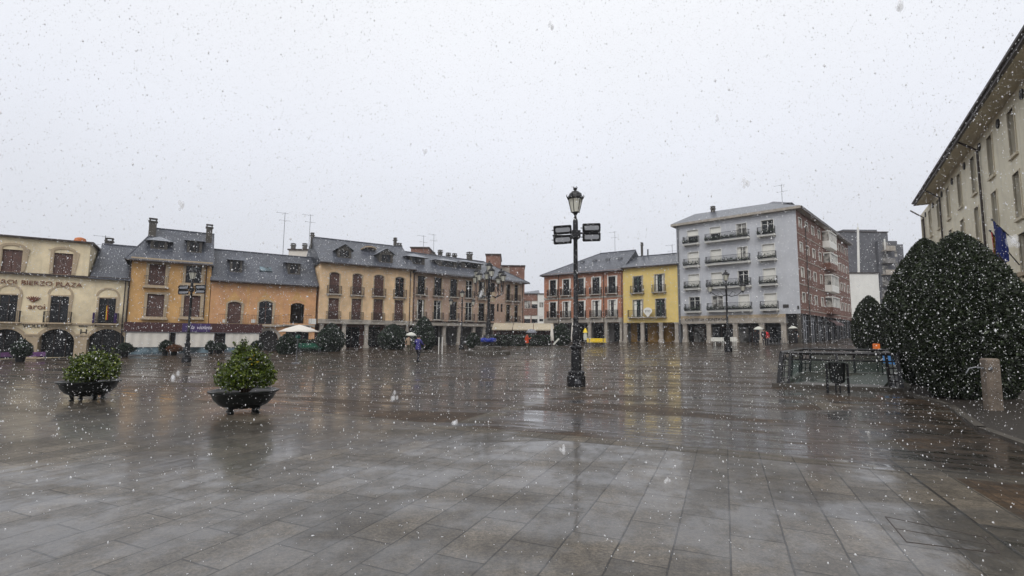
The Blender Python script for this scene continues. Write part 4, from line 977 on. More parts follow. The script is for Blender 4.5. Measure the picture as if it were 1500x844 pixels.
V = [(p.x * 1.0, p.y, ZE + .022) for p in loop] + [(r1.x, r1.y, zr), (r2.x, r2.y, zr), (r3.x, r3.y, zr)]
MB().add(V, [(0, 1, 6, 5), (1, 2, 7, 6), (2, 3, 7), (3, 4, 5, 6, 7), (4, 0, 5)]).build("roof", "slate", B.t)
u, z = B.uz(1138, 295, 7.5); MB().add([(u - 2.5, 5.6, zr - .6), (u + 2.2, 5.6, zr - .6), (u + 2.2, 9, zr - .6), (u - 2.5, 9, zr - .6), (u - .4, 7.3, z)], [(0, 1, 4), (1, 2, 4), (2, 3, 4), (3, 0, 4)]).build("roof_lantern", "slate", B.t)
chimney(B, 1041, 1046, 304, 310, 5.5); antenna(B, 1146, 270, 298, 7.5, 4)

# ---- long beige hall on the right
dH = (-.537, -.843); QH = (43.3, 52.0)
B = Bld("beige_town_hall", "long beige hall with deep eaves and tall narrow windows, flags on its wall", QH, dH, (1350, 340), (1499, 340), 14)
B.W += 11
ZE = (B.uz(1349, 313)[1] + B.uz(1480, 146)[1]) / 2
# window rows given by the facade itself: spacing from measured columns
us = [B.uz(x, y)[0] for x, y in ((1352, 340), (1363, 325), (1375.5, 311), (1388.5, 298), (1404.5, 279), (1424.5, 256), (1450, 231), (1483, 194))]
step = (us[-1] - us[1]) / 6; cols_ = [us[1] + step * k for k in range(-1, 13) if us[1] + step * k < B.W - 1 and us[1] + step * k > .5]
t1, b1 = B.uz(1483, 158)[1], B.uz(1483, 230)[1]; t2, b2 = B.uz(1490, 252)[1], B.uz(1490, 322)[1]; t3, b3 = B.uz(1497, 342)[1], B.uz(1497, 410)[1]
hol = []
for u in cols_:
    for (t_, b_) in ((t1, b1), (t2, b2), (t3, b3)): hol.append(window(B, u - .5, u + .5, b_, t_, "glass", 0, "wood", "soffit", .07, sill=True, y=.24))
shell(B, ZE, hol, "hall")
for u in cols_:
    u_ = u + step / 2
    o = MB(); o.lathe([(.26, 0), (.26, .06)], 12); q_ = o.build("vent", "dark", B.t); q_.location = (u_ - .1, -.004, ZE - .55); q_.rotation_euler = (R(90), 0, 0)
OH = 1.0
for _k in range(60):
    if B.uz(1500, 45, -OH)[1] > ZE + .28: OH += .03
OHL = -B.uz(1338, 302, -OH)[0]
print("hall overhang", OH, OHL)
sf = MB(); sf.box(-OHL + .15, B.W, -OH + .15, .3, ZE + .0, ZE + .18); sf.box(-OHL + .15, .5, .3, 14, ZE, ZE + .18); sf.build("eaves_soffit", "soffit", B.t)
ed = MB(); ed.box(-OHL, B.W, -OH, -OH + .15, ZE - .02, ZE + .28); ed.box(-OHL, -OHL + .15, -OH + .15, 14, ZE - .02, ZE + .28); ed.tube([(-OHL, -OH - .05, ZE + .22), (B.W, -OH - .05, ZE + .22)], .09, 6); ed.build("gutter", "gutter", B.t)
MB().add([(-OHL, -OH, ZE + .285), (B.W, -OH, ZE + .285), (B.W, 7, ZE + 2.6), (5, 7, ZE + 2.6), (-OHL, 14, ZE + .285), (B.W, 15, ZE + .285)], [(0, 1, 2, 3), (0, 3, 4), (4, 3, 2, 5)]).build("roof", "slate", B.t)
for px_, py_ in ((1355, 320), (1382, 330), (1442, 300)):
    u = B.uz(px_, py_)[0]; MB().tube([(u, -OH + .05, ZE + .1), (u, -OH * .5, ZE - .35), (u, -.12, ZE - .7), (u, -.12, -.5)], .07, 6).build("drainpipe", "gutter", B.t)
u_, z_ = B.uz(1488, 405); MB().box(u_ - 8, B.W, -.12, -.002, z_ - .1, z_ + .12).build("string_course", "creamtrim", B.t)
HALL = B
# flags
def flag(label, base, tip, cols, stars=False, hang=.0, L_=1.9, Hh=1.25, droop=1.0):
    bu, bz = HALL.uz(*base); du, dz = HALL.uz(tip[0], tip[1], -1.5)
    t = thing("flag", label, "flag", HALL.o, math.atan2(HALL.d.y, HALL.d.x), "flags on poles on the beige wall")
    A = Vector((bu, -.02, bz)); T_ = Vector((du, -1.5, dz)); MB().tube([A, T_], .028, 8).build("flagpole", "metal", t); 
    MB().lathe([(.0, -.07), (.06, 0), (.0, .08)], 8).build("finial", "metal", t).location = T_
    ax = (A - T_).normalized(); n_u, n_v = 14, 12
    for ci, (f0, f1, mt_) in enumerate(cols):
        o = MB(); vs_ = []
        for i in range(n_u + 1):
            for j in range(n_v + 1):
                s_ = i / n_u; v_ = f0 + (f1 - f0) * j / n_v
                # cloth hangs straight down from the pole, gathered
                p = T_ + ax * (.1 + v_ * L_ * .62) + Vector((0, 0, -1)) * (s_ * Hh * (1.25 - .55 * v_)) + Vector((.13 * math.sin(v_ * 13 + s_ * 2), .13 * math.cos(v_ * 11 + s_ * 3) * s_, 0)) * droop
                vs_.append(p)
        fs_ = [(i * (n_v + 1) + j, (i + 1) * (n_v + 1) + j, (i + 1) * (n_v + 1) + j + 1, i * (n_v + 1) + j + 1) for i in range(n_u) for j in range(n_v)]
        o.add(vs_, fs_).build("flag_cloth", mt_, t, True)
        if stars:
            st = MB()
            for k in range(12):
                aa = 2 * math.pi * k / 12; v_ = .42 + .2 * math.cos(aa); s_ = .45 + .24 * math.sin(aa)
                p = T_ + ax * (.1 + v_ * L_ * .62) + Vector((0, 0, -1)) * (s_ * Hh * (1.25 - .55 * v_)) + Vector((.13 * math.sin(v_ * 13 + s_ * 2), .13 * math.cos(v_ * 11 + s_ * 3) * s_, 0)) * droop
                pp = []
                for m_ in range(10): r_ = .065 if m_ % 2 == 0 else .027; pp.append((p.x + r_ * math.sin(m_ * math.pi / 5), p.y - .05, p.z + r_ * math.cos(m_ * math.pi / 5)))
                st.add(pp, [tuple(range(10))])
            st.build("stars", "star", t)
flag("blue flag with a ring of yellow stars hanging on the beige wall", (1490, 356), (1453, 322), [(0, 1, "eu")], True, L_=2.7, Hh=2.0, droop=.6)
flag("red and yellow striped flag hanging limp beside the blue one", (1494, 388), (1450, 338), [(0, .25, "spred"), (.25, .6, "spyel"), (.6, .85, "spred")], L_=1.4, Hh=2.7, droop=.9)
flag("dark red flag drooping behind the other two flags on the wall", (1500, 420), (1462, 372), [(0, .8, "maroon")], L_=1.2, Hh=1.2, droop=.9)

# ---- background buildings
def block(name, label, pts_px, Y, top, mat, dep=10, base=None, roofm="gutter", wins=None, cat="building", wk="white"):
    """a plain far building: pixel columns at a distance Y, facing the camera; wins = (cols, rows, w, h, margin top)"""
    x0, x1 = pts_px; a = at_depth(x0, top, Y); bq = at_depth(x1, top, Y)
    b = Bld(name, label, (a.x, a.y), (bq.x - a.x, bq.y - a.y), (x0, top), (x1, top), dep, cat)
    zt = a.z - b.o.z; hol = []
    if wins:
        nc, nr, ww, hh, mt_, st = wins
        for i in range(nc):
            for j in range(nr):
                u = b.W * (i + .5) / nc; z = zt - mt_ - st * j
                if z - hh > .5: hol.append(window(b, u - ww / 2, u + ww / 2, z - hh, z, rnd.choice(["roll", "half", "lace"]), 0, wk, None))
    shell(b, zt, hol, mat); MB().box(-.15, b.W + .15, -.2, b.D + .1, zt + .002, zt + .2).build("roof", roofm, b.t)
    return b, zt
b, zt = block("brick_tower", "brown brick block rising behind the long brown house", (733, 768.5), 92, 390, "farbrick", 8, wins=None)
MB().box(-.0, b.W * .38, -.25, -.003, zt - 12, zt - .3).build("pale_bay", "stone", b.t)
b, zt = block("brick_rooftop_block", "small brown brick block above the dormers of the brown house", (712, 733), 88, 373.5, "farbrick", 8)
b, zt = block("brick_penthouse", "low brick penthouse behind the peach house ridge", (602, 628), 84, 363.5, "farbrick", 8)
b, zt = block("cream_rooftop_block", "cream rooftop block with two chimneys behind the salmon house roof", (423, 453), 80, 366.5, "offwhite", 8)
for (x0, x1) in ((426, 431), (443, 448)): chimney(b, x0, x1, 358, 367, .5)
b, zt = block("far_brick_flats", "far red brick flats with small white windows down the street", (767, 789), 120, 431, "farbrick", 10, wins=(2, 5, 1.6, 1.9, 1.6, 3.6))
MB().add([(-.3, -.3, zt + .1), (b.W + .3, -.3, zt + .1), (b.W + .3, 5, zt + 1.5), (-.3, 5, zt + .9)], [(0, 1, 2, 3)]).build("slate_slope", "slate", b.t)
b, zt = block("far_white_building", "narrow far white building beside the red brick house", (788, 798), 118, 431, "white", 10, wins=(1, 4, 1.0, 1.2, 2, 3.4))
# dark block at the right with pale balconies, stepped top
b, zt = block("dark_apartment_tower", "dark grey brick apartment tower with stepped top and pale balconies", (1226, 1300), 125, 340, "darktower", 14)
def extra_box(b, x0, x1, y0, dep, mat, nm, d2=8, ybot=500):
    u0 = b.uz(x0, 420, dep)[0]; u1 = b.uz(x1, 420, dep)[0]; z1 = b.uz((x0 + x1) / 2, y0, dep)[1]; z0 = b.uz((x0 + x1) / 2, ybot, dep)[1]
    return MB().box(u0, u1, dep, dep + d2, z0, z1).build(nm, mat, b.t)
extra_box(b, 1290, 1318.5, 353, -1.0, "darktower", "stepped_wing"); extra_box(b, 1319, 1327, 358, 1.0, "darktower", "stepped_wing"); extra_box(b, 1240, 1290, 336.5, 3, "darktower", "penthouse", 6, 345)
extra_box(b, 1300, 1301.5, 350, -1.3, "white", "corner_trim", .25, 372)
for k, yy in enumerate((366, 384, 401, 418, 436)):
    u0, u1 = b.uz(1297, yy, -2.4)[0], b.uz(1311, yy, -2.4)[0]; z = b.uz(1300, yy, -2.4)[1]
    pa = MB(); pa.box(u0, u1, -2.6, -1.003, z - .25, z); pa.box(u0, u1, -2.62, -2.5, z, z + 1.0); pa.box(u1 - .1, u1, -2.5, -1.003, z, z + 1.0); pa.build("balcony", "greywall" if k % 2 else "stone", b.t)
    MB().box(u0 + .4, u0 + 1.8, -1.05, -1.003, z + .1, z + 2.2).build("window", "lace", b.t)
for k in range(5):
    u0, u1 = b.uz(1312.5, 400, -1.05)[0], b.uz(1316, 400, -1.05)[0]; z = zt - 5 - k * 3; MB().box(u0, u1, -1.06, -1.003, z - 1.5, z).build("window", "lace", b.t)
b, zt = block("white_blank_wall", "blank white gable wall below the dark tower at the street corner", (1243, 1286.5), 98, 400.5, "white", 8)
b, zt = block("grey_street_wall", "low grey street wall between the brick flank and the round clipped tree", (1240, 1300), 92, 467, "greywall", 2, cat="wall")
# slim white mast
mt_ = thing("white_mast", "slim tall white mast standing behind the blank white wall", "mast", at_depth(1258, 470, 104)); z_ = mt_.location.z
pt = at_depth(1256.5, 330, 104); MB().tube([(0, 0, gz(mt_.location.x, 104) - z_), (pt.x - mt_.location.x, 0, pt.z - z_ - .5)], [.28, .2], 8).tube([(pt.x - mt_.location.x, 0, pt.z - z_ - .5), (pt.x - mt_.location.x, 0, pt.z - z_ + .4)], .06, 5).build("pole", "white", mt_)

# ------------------------------------------------------------------ lamps
def lantern(t, x, y, z, s=1.0, name="lantern"):
    """classic tapered hexagonal lantern, z = bottom of its stem"""
    k = MB()
    k.lathe([(.035 * s, z), (.05 * s, z + .05 * s), (.03 * s, z + .1 * s), (.085 * s, z + .2 * s), (.13 * s, z + .22 * s)], 12, (x, y))
    for i in range(6):
        a = 2 * math.pi * i / 6; k.tube([(x + .13 * s * math.cos(a), y + .13 * s * math.sin(a), z + .21 * s), (x + .235 * s * math.cos(a), y + .235 * s * math.sin(a), z + .66 * s)], .014 * s, 4)
    # scrolled finials on the rim
    for i in range(6):
        a = 2 * math.pi * i / 6; k.tube([(x + .25 * s * math.cos(a), y + .25 * s * math.sin(a), z + .68 * s), (x + .29 * s * math.cos(a), y + .29 * s * math.sin(a), z + .76 * s), (x + .27 * s * math.cos(a), y + .27 * s * math.sin(a), z + .81 * s)], [.02 * s, .016 * s, .008 * s], 5)
    k.lathe([(.24 * s, z + .655 * s), (.27 * s, z + .68 * s), (.265 * s, z + .72 * s), (.23 * s, z + .76 * s), (.2 * s, z + .83 * s), (.12 * s, z + .91 * s), (.05 * s, z + .94 * s), (.04 * s, z + .97 * s), (.075 * s, z + 1.0 * s), (.06 * s, z + 1.03 * s), (.01 * s, z + 1.05 * s)], 12, (x, y))
    for i in range(5):
        a = 2 * math.pi * i / 5; k.tube([(x, y, z + 1.0 * s), (x + .08 * s * math.cos(a), y + .08 * s * math.sin(a), z + 1.07 * s)], .012 * s, 4)
    o = k.build(name, "iron", t)
    MB().lathe([(.12 * s, z + .225 * s), (.222 * s, z + .652 * s)], 6, (x, y)).build("lantern_glass", "lant", o)
    return o

def lamp_post_parts(t, top):
    p = MB(); 
    p.lathe([(0.296, -.1), (0.296, .30), (0.285, .33), (0.252, .34), (0.252, .40), (0.266, .42), (0.266, .45), (0.207, .50)], 8, ph=R(22.5)); pl = p.build("plinth", "iron", t)
    c = MB(); 
    for k in range(-3, 4):   # small cast crest on the plinth
        c.tube([(k * .03, -.28, .12), (k * .025, -.283, .2 + .03 * (3 - abs(k)) * .6)], .012, 4)
    c.tube([(-.11, -.28, .12), (.11, -.28, .12)], .012, 4); c.build("crest", "metal", pl)
    MB().lathe([(0.174, .47), (0.170, .6), (0.159, 1.15), (0.163, 1.18), (0.204, 1.2), (0.204, 1.25), (0.148, 1.28)], 8, ph=R(22.5)).build("base_column", "iron", t)
    MB().lathe([(.115, 1.28), (.13, 1.33), (.105, 1.38), (.125, 1.48), (.13, 1.62), (.11, 1.78), (.098, 1.86), (.125, 1.9), (.09, 1.95), (.085, 2.1), (.1, 2.14), (.078, 2.18), (.074, 3.6), (.068, top - .75), (.085, top - .7), (.088, top - .62), (.084, top - .1), (.07, top - .04), (.045, top)], 14).build("shaft", "iron", t, True)

def floodlight(t, x, z, tilt, side):
    T_ = Matrix.Translation((x, -.12, z)) @ Matrix.Rotation(R(tilt), 4, "X") @ Matrix.Rotation(R(side), 4, "Y")
    o = MB(); o.v = []
    ring = lambda w_, h_, y_: [T_ @ Vector(p) for p in ((-w_, y_, -h_ + .03), (-w_ + .03, y_, -h_), (w_ - .03, y_, -h_), (w_, y_, -h_ + .03), (w_, y_, h_ - .03), (w_ - .03, y_, h_), (-w_ + .03, y_, h_), (-w_, y_, h_ - .03))]
    o.loft([ring(.29, .145, -.05), ring(.29, .145, .04), ring(.22, .1, .14)]); f = o.build("floodlight", "iron", t)
    g_ = MB().loft([ring(.235, .07, -.07), ring(.235, .07, -.0501)]).build("lens", "lensg", f)
    b_ = MB(); b_.tube([T_ @ Vector((-.3, .0, 0)), T_ @ Vector((-.33, .1, 0)), T_ @ Vector((0, .18, 0)), T_ @ Vector((.33, .1, 0)), T_ @ Vector((.3, 0, 0))], .014, 5); b_.build("bracket", "iron", f)

def flood_lamp(label):
    t = thing("street_lamp", label, "street lamp", group="street lamps with floodlights on the square")
    lamp_post_parts(t, 5.42); lantern(t, 0, 0, 5.40)
    a = MB(); a.tube([(-.75, 0, 4.83), (-.1, 0, 4.83)], .03, 8); a.tube([(.1, 0, 4.93), (.82, 0, 4.93)], .03, 8); a.box(-.14, .14, -.14, .14, 4.76, 5.0); a.build("cross_arm", "iron", t)
    floodlight(t, -.45, 5.0, 14, -5); floodlight(t, -.45, 4.68, 14, -5); floodlight(t, .5, 5.09, 14, -3); floodlight(t, .5, 4.79, 14, -3)
    return t
lamp0 = flood_lamp("tall black street lamp with four floodlights, standing alone in mid-square")
P = ground(844, 566); lamp0.location = P; lamp0.rotation_euler.z = R(4); LAMP = P.copy()
sc_l = (at_depth(844, 275, P.y).z - P.z) / 6.45; lamp0.scale = (sc_l,) * 3
l2 = copy_tree(lamp0, label="black street lamp with floodlights in front of the amber house"); P = ground(273, 531); l2.location = P; l2.rotation_euler.z = R(30)
s2 = (at_depth(282, 391, P.y).z - P.z) / 6.45; l2.scale = (s2,) * 3

def arm_lamp(label):
    t = thing("lamp_post", label, "lamp post", group="three-lantern lamp posts on the square")
    lamp_post_parts(t, 5.42); lantern(t, 0, 0, 5.40)
    for s_ in (-1, 1):
        a = MB(); a.tube([(0, 0, 4.5), (s_ * .35, 0, 4.35), (s_ * .8, 0, 4.45), (s_ * 1.15, 0, 4.75), (s_ * 1.2, 0, 4.6)], [.035, .03, .028, .025, .025], 6)
        a.tube([(s_ * .2, 0, 4.42), (s_ * .45, 0, 4.75), (s_ * .7, 0, 4.6), (s_ * .55, 0, 4.48)], .018, 5); a.build("bracket", "iron", t)
        lantern(t, s_ * 1.2, 0, 4.58, .85)
    return t
a0 = arm_lamp("black three-lantern lamp post in front of the pale blue block"); P = ground(1067, 515.5); a0.location = P; s2 = (at_depth(1067, 396, P.y).z - P.z) / 6.45; a0.scale = (s2,) * 3; a0.rotation_euler.z = R(-20)
a1 = copy_tree(a0, label="black three-lantern lamp post in front of the long brown house"); P = at_depth(676, 500, 52); P.z = gz(P.x, P.y); a1.location = P; s2 = (at_depth(676, 424, P.y).z - P.z) / 6.45; a1.scale = (s2,) * 3; a1.rotation_euler.z = R(8)

# many-lantern candelabrum on stone steps
P = ground(715, 520); t = thing("candelabrum", "large black many-lantern candelabrum in the middle of the square", "lamp post", P)
H = (at_depth(717, 382, P.y).z - P.z); 
MB().lathe([(.55, .7), (.55, 1.0), (.45, 1.05), (.4, 1.5), (.3, 1.6)], 8).lathe([(.22, 1.6), (.26, 1.9), (.17, 2.2), (.2, 2.5), (.13, 2.7), (.11, H * .62), (.16, H * .64), (.13, H * .7), (.07, H - 1.35), (.05, H - 1.1)], 12).build("shaft", "iron", t, True)
lantern(t, 0, 0, H - 1.12, 1.05)
for i in range(8):
    a = 2 * math.pi * (i + .3) / 8; c_, s_ = math.cos(a), math.sin(a); rr = 1.35 if i % 2 else 1.0; zz = H - 1.95 if i % 2 else H - 1.6
    MB().tube([(0, 0, H * .64), (.5 * c_ * rr, .5 * s_ * rr, H * .6), (1.0 * c_ * rr, 1.0 * s_ * rr, H * .64), (rr * c_, rr * s_, zz)], [.05, .045, .035, .03], 6).tube([(.2 * c_, .2 * s_, H * .66), (.55 * c_ * rr, .55 * s_ * rr, H * .73), (.8 * c_ * rr, .8 * s_ * rr, H * .66)], .022, 5).build("bracket", "iron", t)
    lantern(t, rr * c_, rr * s_, zz, .95)
MB().box(.12, .5, -.22, -.2, H * .56, H * .66).build("sign_plate", "creamtrim", t)
st_ = thing("stone_steps", "two-tier round stone steps under the large candelabrum", "steps", P)
MB().lathe([(1.75, -.3), (1.75, .3), (1.72, .33), (.5, .33)], 12).build("lower_step", "dstone", st_); MB().lathe([(1.1, .3), (1.1, .66), (1.07, .69), (.3, .69)], 12).build("upper_step", "dstone", st_)
bn = MB()
for k in range(10):
    a = math.pi + math.pi * k / 9; a2 = math.pi + math.pi * (k + 1) / 9; f = lambda q_: (.62 + .06 * math.sin(q_ * 7))
    bn.add([(f(a) * math.cos(a), f(a) * math.sin(a), 1.02), (f(a2) * math.cos(a2), f(a2) * math.sin(a2), 1.02), (f(a2) * math.cos(a2), f(a2) * math.sin(a2), 1.32 + .04 * math.sin(a2 * 5)), (f(a) * math.cos(a), f(a) * math.sin(a), 1.32 + .04 * math.sin(a * 5))], [(0, 1, 2, 3)])
bn = bn.build("blue_banner", "bluep", smooth=True); tag(bn, "blue cloth banner wrapped round the foot of the candelabrum", "banner"); bn.location = P
mo = bn.modifiers.new("s", "SOLIDIFY"); mo.thickness = .02

# ------------------------------------------------------------------ planters with bushes
def bowl(label, loc, rz, rad):
    t = thing("bowl_planter", label, "planter", loc, rz, "cast iron bowl planters"); s_ = rad / .725
    pr = [(.2, .085), (.36, .105), (.5, .17), (.61, .28), (.66, .39), (.725, .425), (.73, .45), (.66, .455), (.62, .42), (.3, .40), (.02, .40)]
    MB().lathe([(r_ * s_, z_) for r_, z_ in pr], 40).build("bowl", "darkiron", t, True)
    for k in range(4):
        a = R(45 + 90 * k); c_, q_ = math.cos(a), math.sin(a)
        MB().tube([(.30 * c_ * s_, .30 * q_ * s_, .16), (.38 * c_ * s_, .38 * q_ * s_, .11), (.35 * c_ * s_, .35 * q_ * s_, .04), (.37 * c_ * s_, .37 * q_ * s_, -.01)], [.07, .05, .035, .06], 8).build("foot", "darkiron", t, True)
    MB().lathe([(.01, .403), (.6 * s_, .425)], 24, cap=False).build("soil", "soil", t)
    return t
def bush(label, loc, blobs, N, size, yellow=None, seed=1):
    t = thing("shrub", label, "shrub", loc); r = random.Random(seed); stems = MB(); cc = []; yc = []
    tot = sum(b_[3] ** 2 for b_ in blobs)
    for (bx, by, bz, br) in blobs:
        n_ = int(N * br ** 2 / tot)
        stems.tube([(bx * .15, by * .15, .0), (bx * .6, by * .6, bz * .55), (bx, by, bz + br * .5)], [.022, .014, .005], 5)
        for k in range(n_):
            v = Vector((r.gauss(0, 1), r.gauss(0, 1), r.gauss(0, 1))).normalized() * br * (r.random() ** .38)
            v = v * (1 + .22 * r.random()); cc.append((bx + v.x, by + v.y, bz + v.z * .95))
    # twigs with leaf whorls that break the outline
    for k in range(70):
        b_ = r.choice(blobs); v = Vector((r.gauss(0, 1), r.gauss(0, 1), abs(r.gauss(.4, .8)))).normalized(); p0 = Vector(b_[:3]) + v * b_[3] * .8; p1 = p0 + v * r.uniform(.05, .15) + Vector((0, 0, .05))
        stems.tube([p0, p1], [.006, .003], 4)
        for q_ in range(16): w_ = p0.lerp(p1, r.random()) + Vector((r.gauss(0, .022), r.gauss(0, .022), r.gauss(0, .022))); (yc if yellow and (p0 - Vector(yellow)).length < .06 else cc).append(tuple(w_))
    cc = [c_ for c_ in cc if c_[2] > -.02 and math.hypot(c_[0], c_[1]) < .75]
    stems.build("stems", "bark", t); leaves(cc, size, "bush", t, "foliage", 1.9)
    if yellow:
        for k in range(9): yc.append((yellow[0] + r.gauss(0, .05), yellow[1] + r.gauss(0, .05), yellow[2] + r.gauss(0, .06)))
        leaves(yc, size, "ybush", t, "yellow_foliage", 1.9)
    return t
PA = ground(115, 587); PA += Vector((0, .25, 0)); PA.z = gz(PA.x, PA.y)
PB = ground(344, 607); PB += Vector((0, .3, 0)); PB.z = gz(PB.x, PB.y)
bowl("black bowl planter holding the lower rounded shrub", PA, R(20), .63); bowl("black bowl planter holding the taller shrub with yellow leaves", PB, R(35), .66)
r = random.Random(3)
bl1 = [(0.02, 0, .42, .32), (-.28, .05, .30, .26), (.3, -.05, .32, .27), (.12, -.22, .30, .25), (-.1, -.25, .22, .24), (-.12, .2, .42, .28), (.22, .18, .44, .25), (-.4, -.1, .2, .17), (.46, 0, .24, .17), (.05, .02, .58, .2), (-.25, -.1, .46, .18), (.3, .1, .55, .15)]
bl2 = [(0, 0, .48, .34), (-.26, .05, .36, .27), (.3, 0, .38, .28), (.1, -.22, .34, .26), (-.12, -.22, .30, .26), (-.1, .2, .5, .28), (.2, .2, .48, .25), (-.42, -.05, .26, .18), (.45, -.05, .28, .19), (-.08, 0, .74, .2), (.2, 0, .68, .2), (-.14, .02, .90, .11), (.06, -.12, .62, .2)]
bush("lower rounded green shrub growing in the farther bowl planter", PA + Vector((.06, 0, .41)), bl1, 7800, .034, seed=4)
bush("taller green shrub with a yellow sprig growing in the nearer bowl planter", PB + Vector((0, 0, .41)), bl2, 9000, .033, yellow=(.26, -.2, .66), seed=9)

# ------------------------------------------------------------------ clipped trees
PROF_A = [(0, .55), (.08, .72), (.25, .95), (.40, 1), (.54, .95), (.66, .83), (.76, .67), (.84, .50), (.91, .33), (.965, .18), (1, .02)]
PROF_C = [(0, .55), (.08, .8), (.22, .97), (.35, 1), (.5, .94), (.65, .8), (.78, .6), (.88, .39), (.95, .2), (1, .02)]
def prof(pf, t):
    for (a, ra), (b_, rb) in zip(pf, pf[1:]):
        if a <= t <= b_: return ra + (rb - ra) * (t - a) / (b_ - a)
    return 0
def topiary(name, label, cat, loc, rad, h, pf, N, size, mat="yew", lift=.12, group=None, lump=.05, seed=0, rz=0):
    t = thing(name, label, cat, loc, rz, group)
    MB().tube([(0, 0, -.2), (.03, .02, h * .3), (0, 0, h * .7)], [.14, .11, .04], 8).build("trunk", "bark", t, True)
    rg = np.random.default_rng(seed); ph = rg.uniform(0, 6.28, 6)
    def lmp(a, z): return 1 + lump * (np.sin(3 * a + ph[0] + z * 1.3) * .5 + np.sin(5 * a - z * 2.2 + ph[1]) * .35 + np.sin(9 * a + z * 4.1 + ph[2]) * .25 + np.sin(z * 5 + ph[3]) * .3)
    # surface-weighted sampling
    tt = np.linspace(0, 1, 200); rr = np.array([prof(pf, x) for x in tt]); wgt = rr * rad + .05; wgt /= wgt.sum()
    k = rg.choice(200, N, p=wgt); ts = np.clip(tt[k] + rg.uniform(-.0025, .0025, N), 0, 1); a = rg.uniform(0, 2 * np.pi, N)
    zz = lift + ts * (h - lift); r_ = rr[k] * rad * lmp(a, zz) * (1 - np.abs(rg.normal(0, .022, N))) + rg.exponential(size * .35, N) * .6
    cc = np.stack([r_ * np.cos(a), r_ * np.sin(a), zz], 1)
    # core
    vs_ = []; fs_ = []; n_ = 28; m_ = 22
    for i in range(m_):
        t_ = i / (m_ - 1); z_ = lift + .05 + t_ * (h - lift - .12)
        for j in range(n_):
            aj = 2 * math.pi * j / n_; q_ = prof(pf, t_) * rad * .955 * float(lmp(aj, z_)); vs_.append((q_ * math.cos(aj), q_ * math.sin(aj), z_))
    for i in range(m_ - 1):
        for j in range(n_): fs_.append((i * n_ + j, i * n_ + (j + 1) % n_, (i + 1) * n_ + (j + 1) % n_, (i + 1) * n_ + j))
    fs_.append(tuple(range(n_))[::-1])
    leaves(cc, size, mat, t, "crown", 2.4, extra=(vs_, fs_))
    return t
def top_at(px, y_base, y_top, halfw, Y):
    P = at_depth(px, y_base, Y); P.z = gz(P.x, P.y); top = at_depth(px, y_top, Y).z - P.z
    return P, top, halfw / F * Y
P, h, rd = top_at(1421, 590, 341, 78, 13.4); TA = topiary("clipped_tree", "huge dark clipped egg-shaped evergreen beside the stone drinking fountain", "topiary tree", P, rd * .96, h, PROF_A, 90000, .05, group="large clipped evergreens", seed=1)
P, h, rd = top_at(1369, 556, 350, 54, 16.6); TB = topiary("clipped_tree", "dark clipped evergreen half hidden behind the huge egg-shaped one", "topiary tree", P, rd, h, PROF_A, 60000, .055, group="large clipped evergreens", seed=2)
P, h, rd = top_at(1277, 513, 434, 22.5, 36); TC = topiary("clipped_tree", "teardrop clipped evergreen standing before the blank white wall", "topiary tree", P, rd, h, PROF_C, 30000, .09, group="large clipped evergreens", seed=3)
# smaller ones along the houses
sm = [("round dark clipped shrub between the green bench and the stone arcade", 484, 517, 474, 18, 50), ("wide dark clipped shrub before the peach house arcade", 575, 513, 475, 21, 54), ("pointed dark clipped shrub before the brown house corner", 620, 512, 464, 16, 53),
      ("dark clipped shrub beside the arched doorway of the salmon house", 420, 517, 489, 13, 46), ("dark bush near the folded white parasol before the red house", 823, 505, 474, 13, 62), ("dark round shrub behind the candelabrum steps", 693, 510, 488, 9, 56)]
for i, (lb, px_, yb_, yt_, hw_, Y_) in enumerate(sm):
    P, h, rd = top_at(px_, yb_, yt_, hw_, Y_); topiary("clipped_shrub", lb, "shrub", P, rd, h, PROF_C if i == 2 else PROF_A, 7000, .12, "hedge", .05, "clipped shrubs along the houses", .09, 20 + i)
for i, (lb, px_, yb_, yt_, hw_, Y_, mt_) in enumerate((("small conical potted conifer in front of the cream hotel arches", 29, 531, 498, 10, 38, "hedge"), ("dark leafy pot plant at the hotel end of the terrace", 182, 524, 503, 8, 44.5, "hedge"), ("slim green pot plant by the first terrace blind", 241, 523, 499, 6, 46, "hedge"),
        ("russet pot plant by the terrace door", 254, 523, 506, 8, 46, "redbush"), ("slim green pot plant by the second terrace blind", 308, 521, 500, 5, 48, "hedge"), ("green pot plant by the second terrace door", 321, 521, 503, 7, 48.5, "hedge"), ("tall green pot plant at the doorway end of the terrace", 375, 519, 500, 6, 50, "hedge"))):
    P, h, rd = top_at(px_, yb_, yt_, hw_, Y_)
    t = topiary("potted_plant", lb, "potted plant", P, rd, h, PROF_C, 1600, .13, mt_, .45, "pot plants along the terrace", .25, 40 + i)
    MB().lathe([(rd * .45, -.1), (rd * .62, .42), (rd * .66, .45), (rd * .5, .45)], 14).build("pot", "darkiron", t, True)

# low hedge behind the green bench and in front of the restaurant awnings
def hedge_row(label, x0, x1, Y, yt, N, dep=.8, group=None, cat="hedge"):
    a = at_depth(x0, 500, Y); b_ = at_depth(x1, 500, Y); g_ = gz(a.x, Y); zt = at_depth((x0 + x1) / 2, yt, Y).z - g_
    t = thing("hedge", label, cat, (a.x, Y, g_), 0); Lh = b_.x - a.x
    cc = [(rnd.uniform(0, Lh), rnd.uniform(0, dep), rnd.uniform(.0, zt) if rnd.random() < .6 else zt + rnd.gauss(0, .08)) for _ in range(N)]
    core = MB().box(.1, Lh - .1, .12, dep - .1, -.3, zt - .1)
    leaves(cc, .13, "hedge", t, "foliage", 1.8, extra=(core.v, core.f)); return t
hedge_row("low clipped hedge behind the green bench", 432, 472, 52, 500, 2600)
hedge_row("low hedge in front of the restaurant awning", 722, 806, 60, 493, 4200)

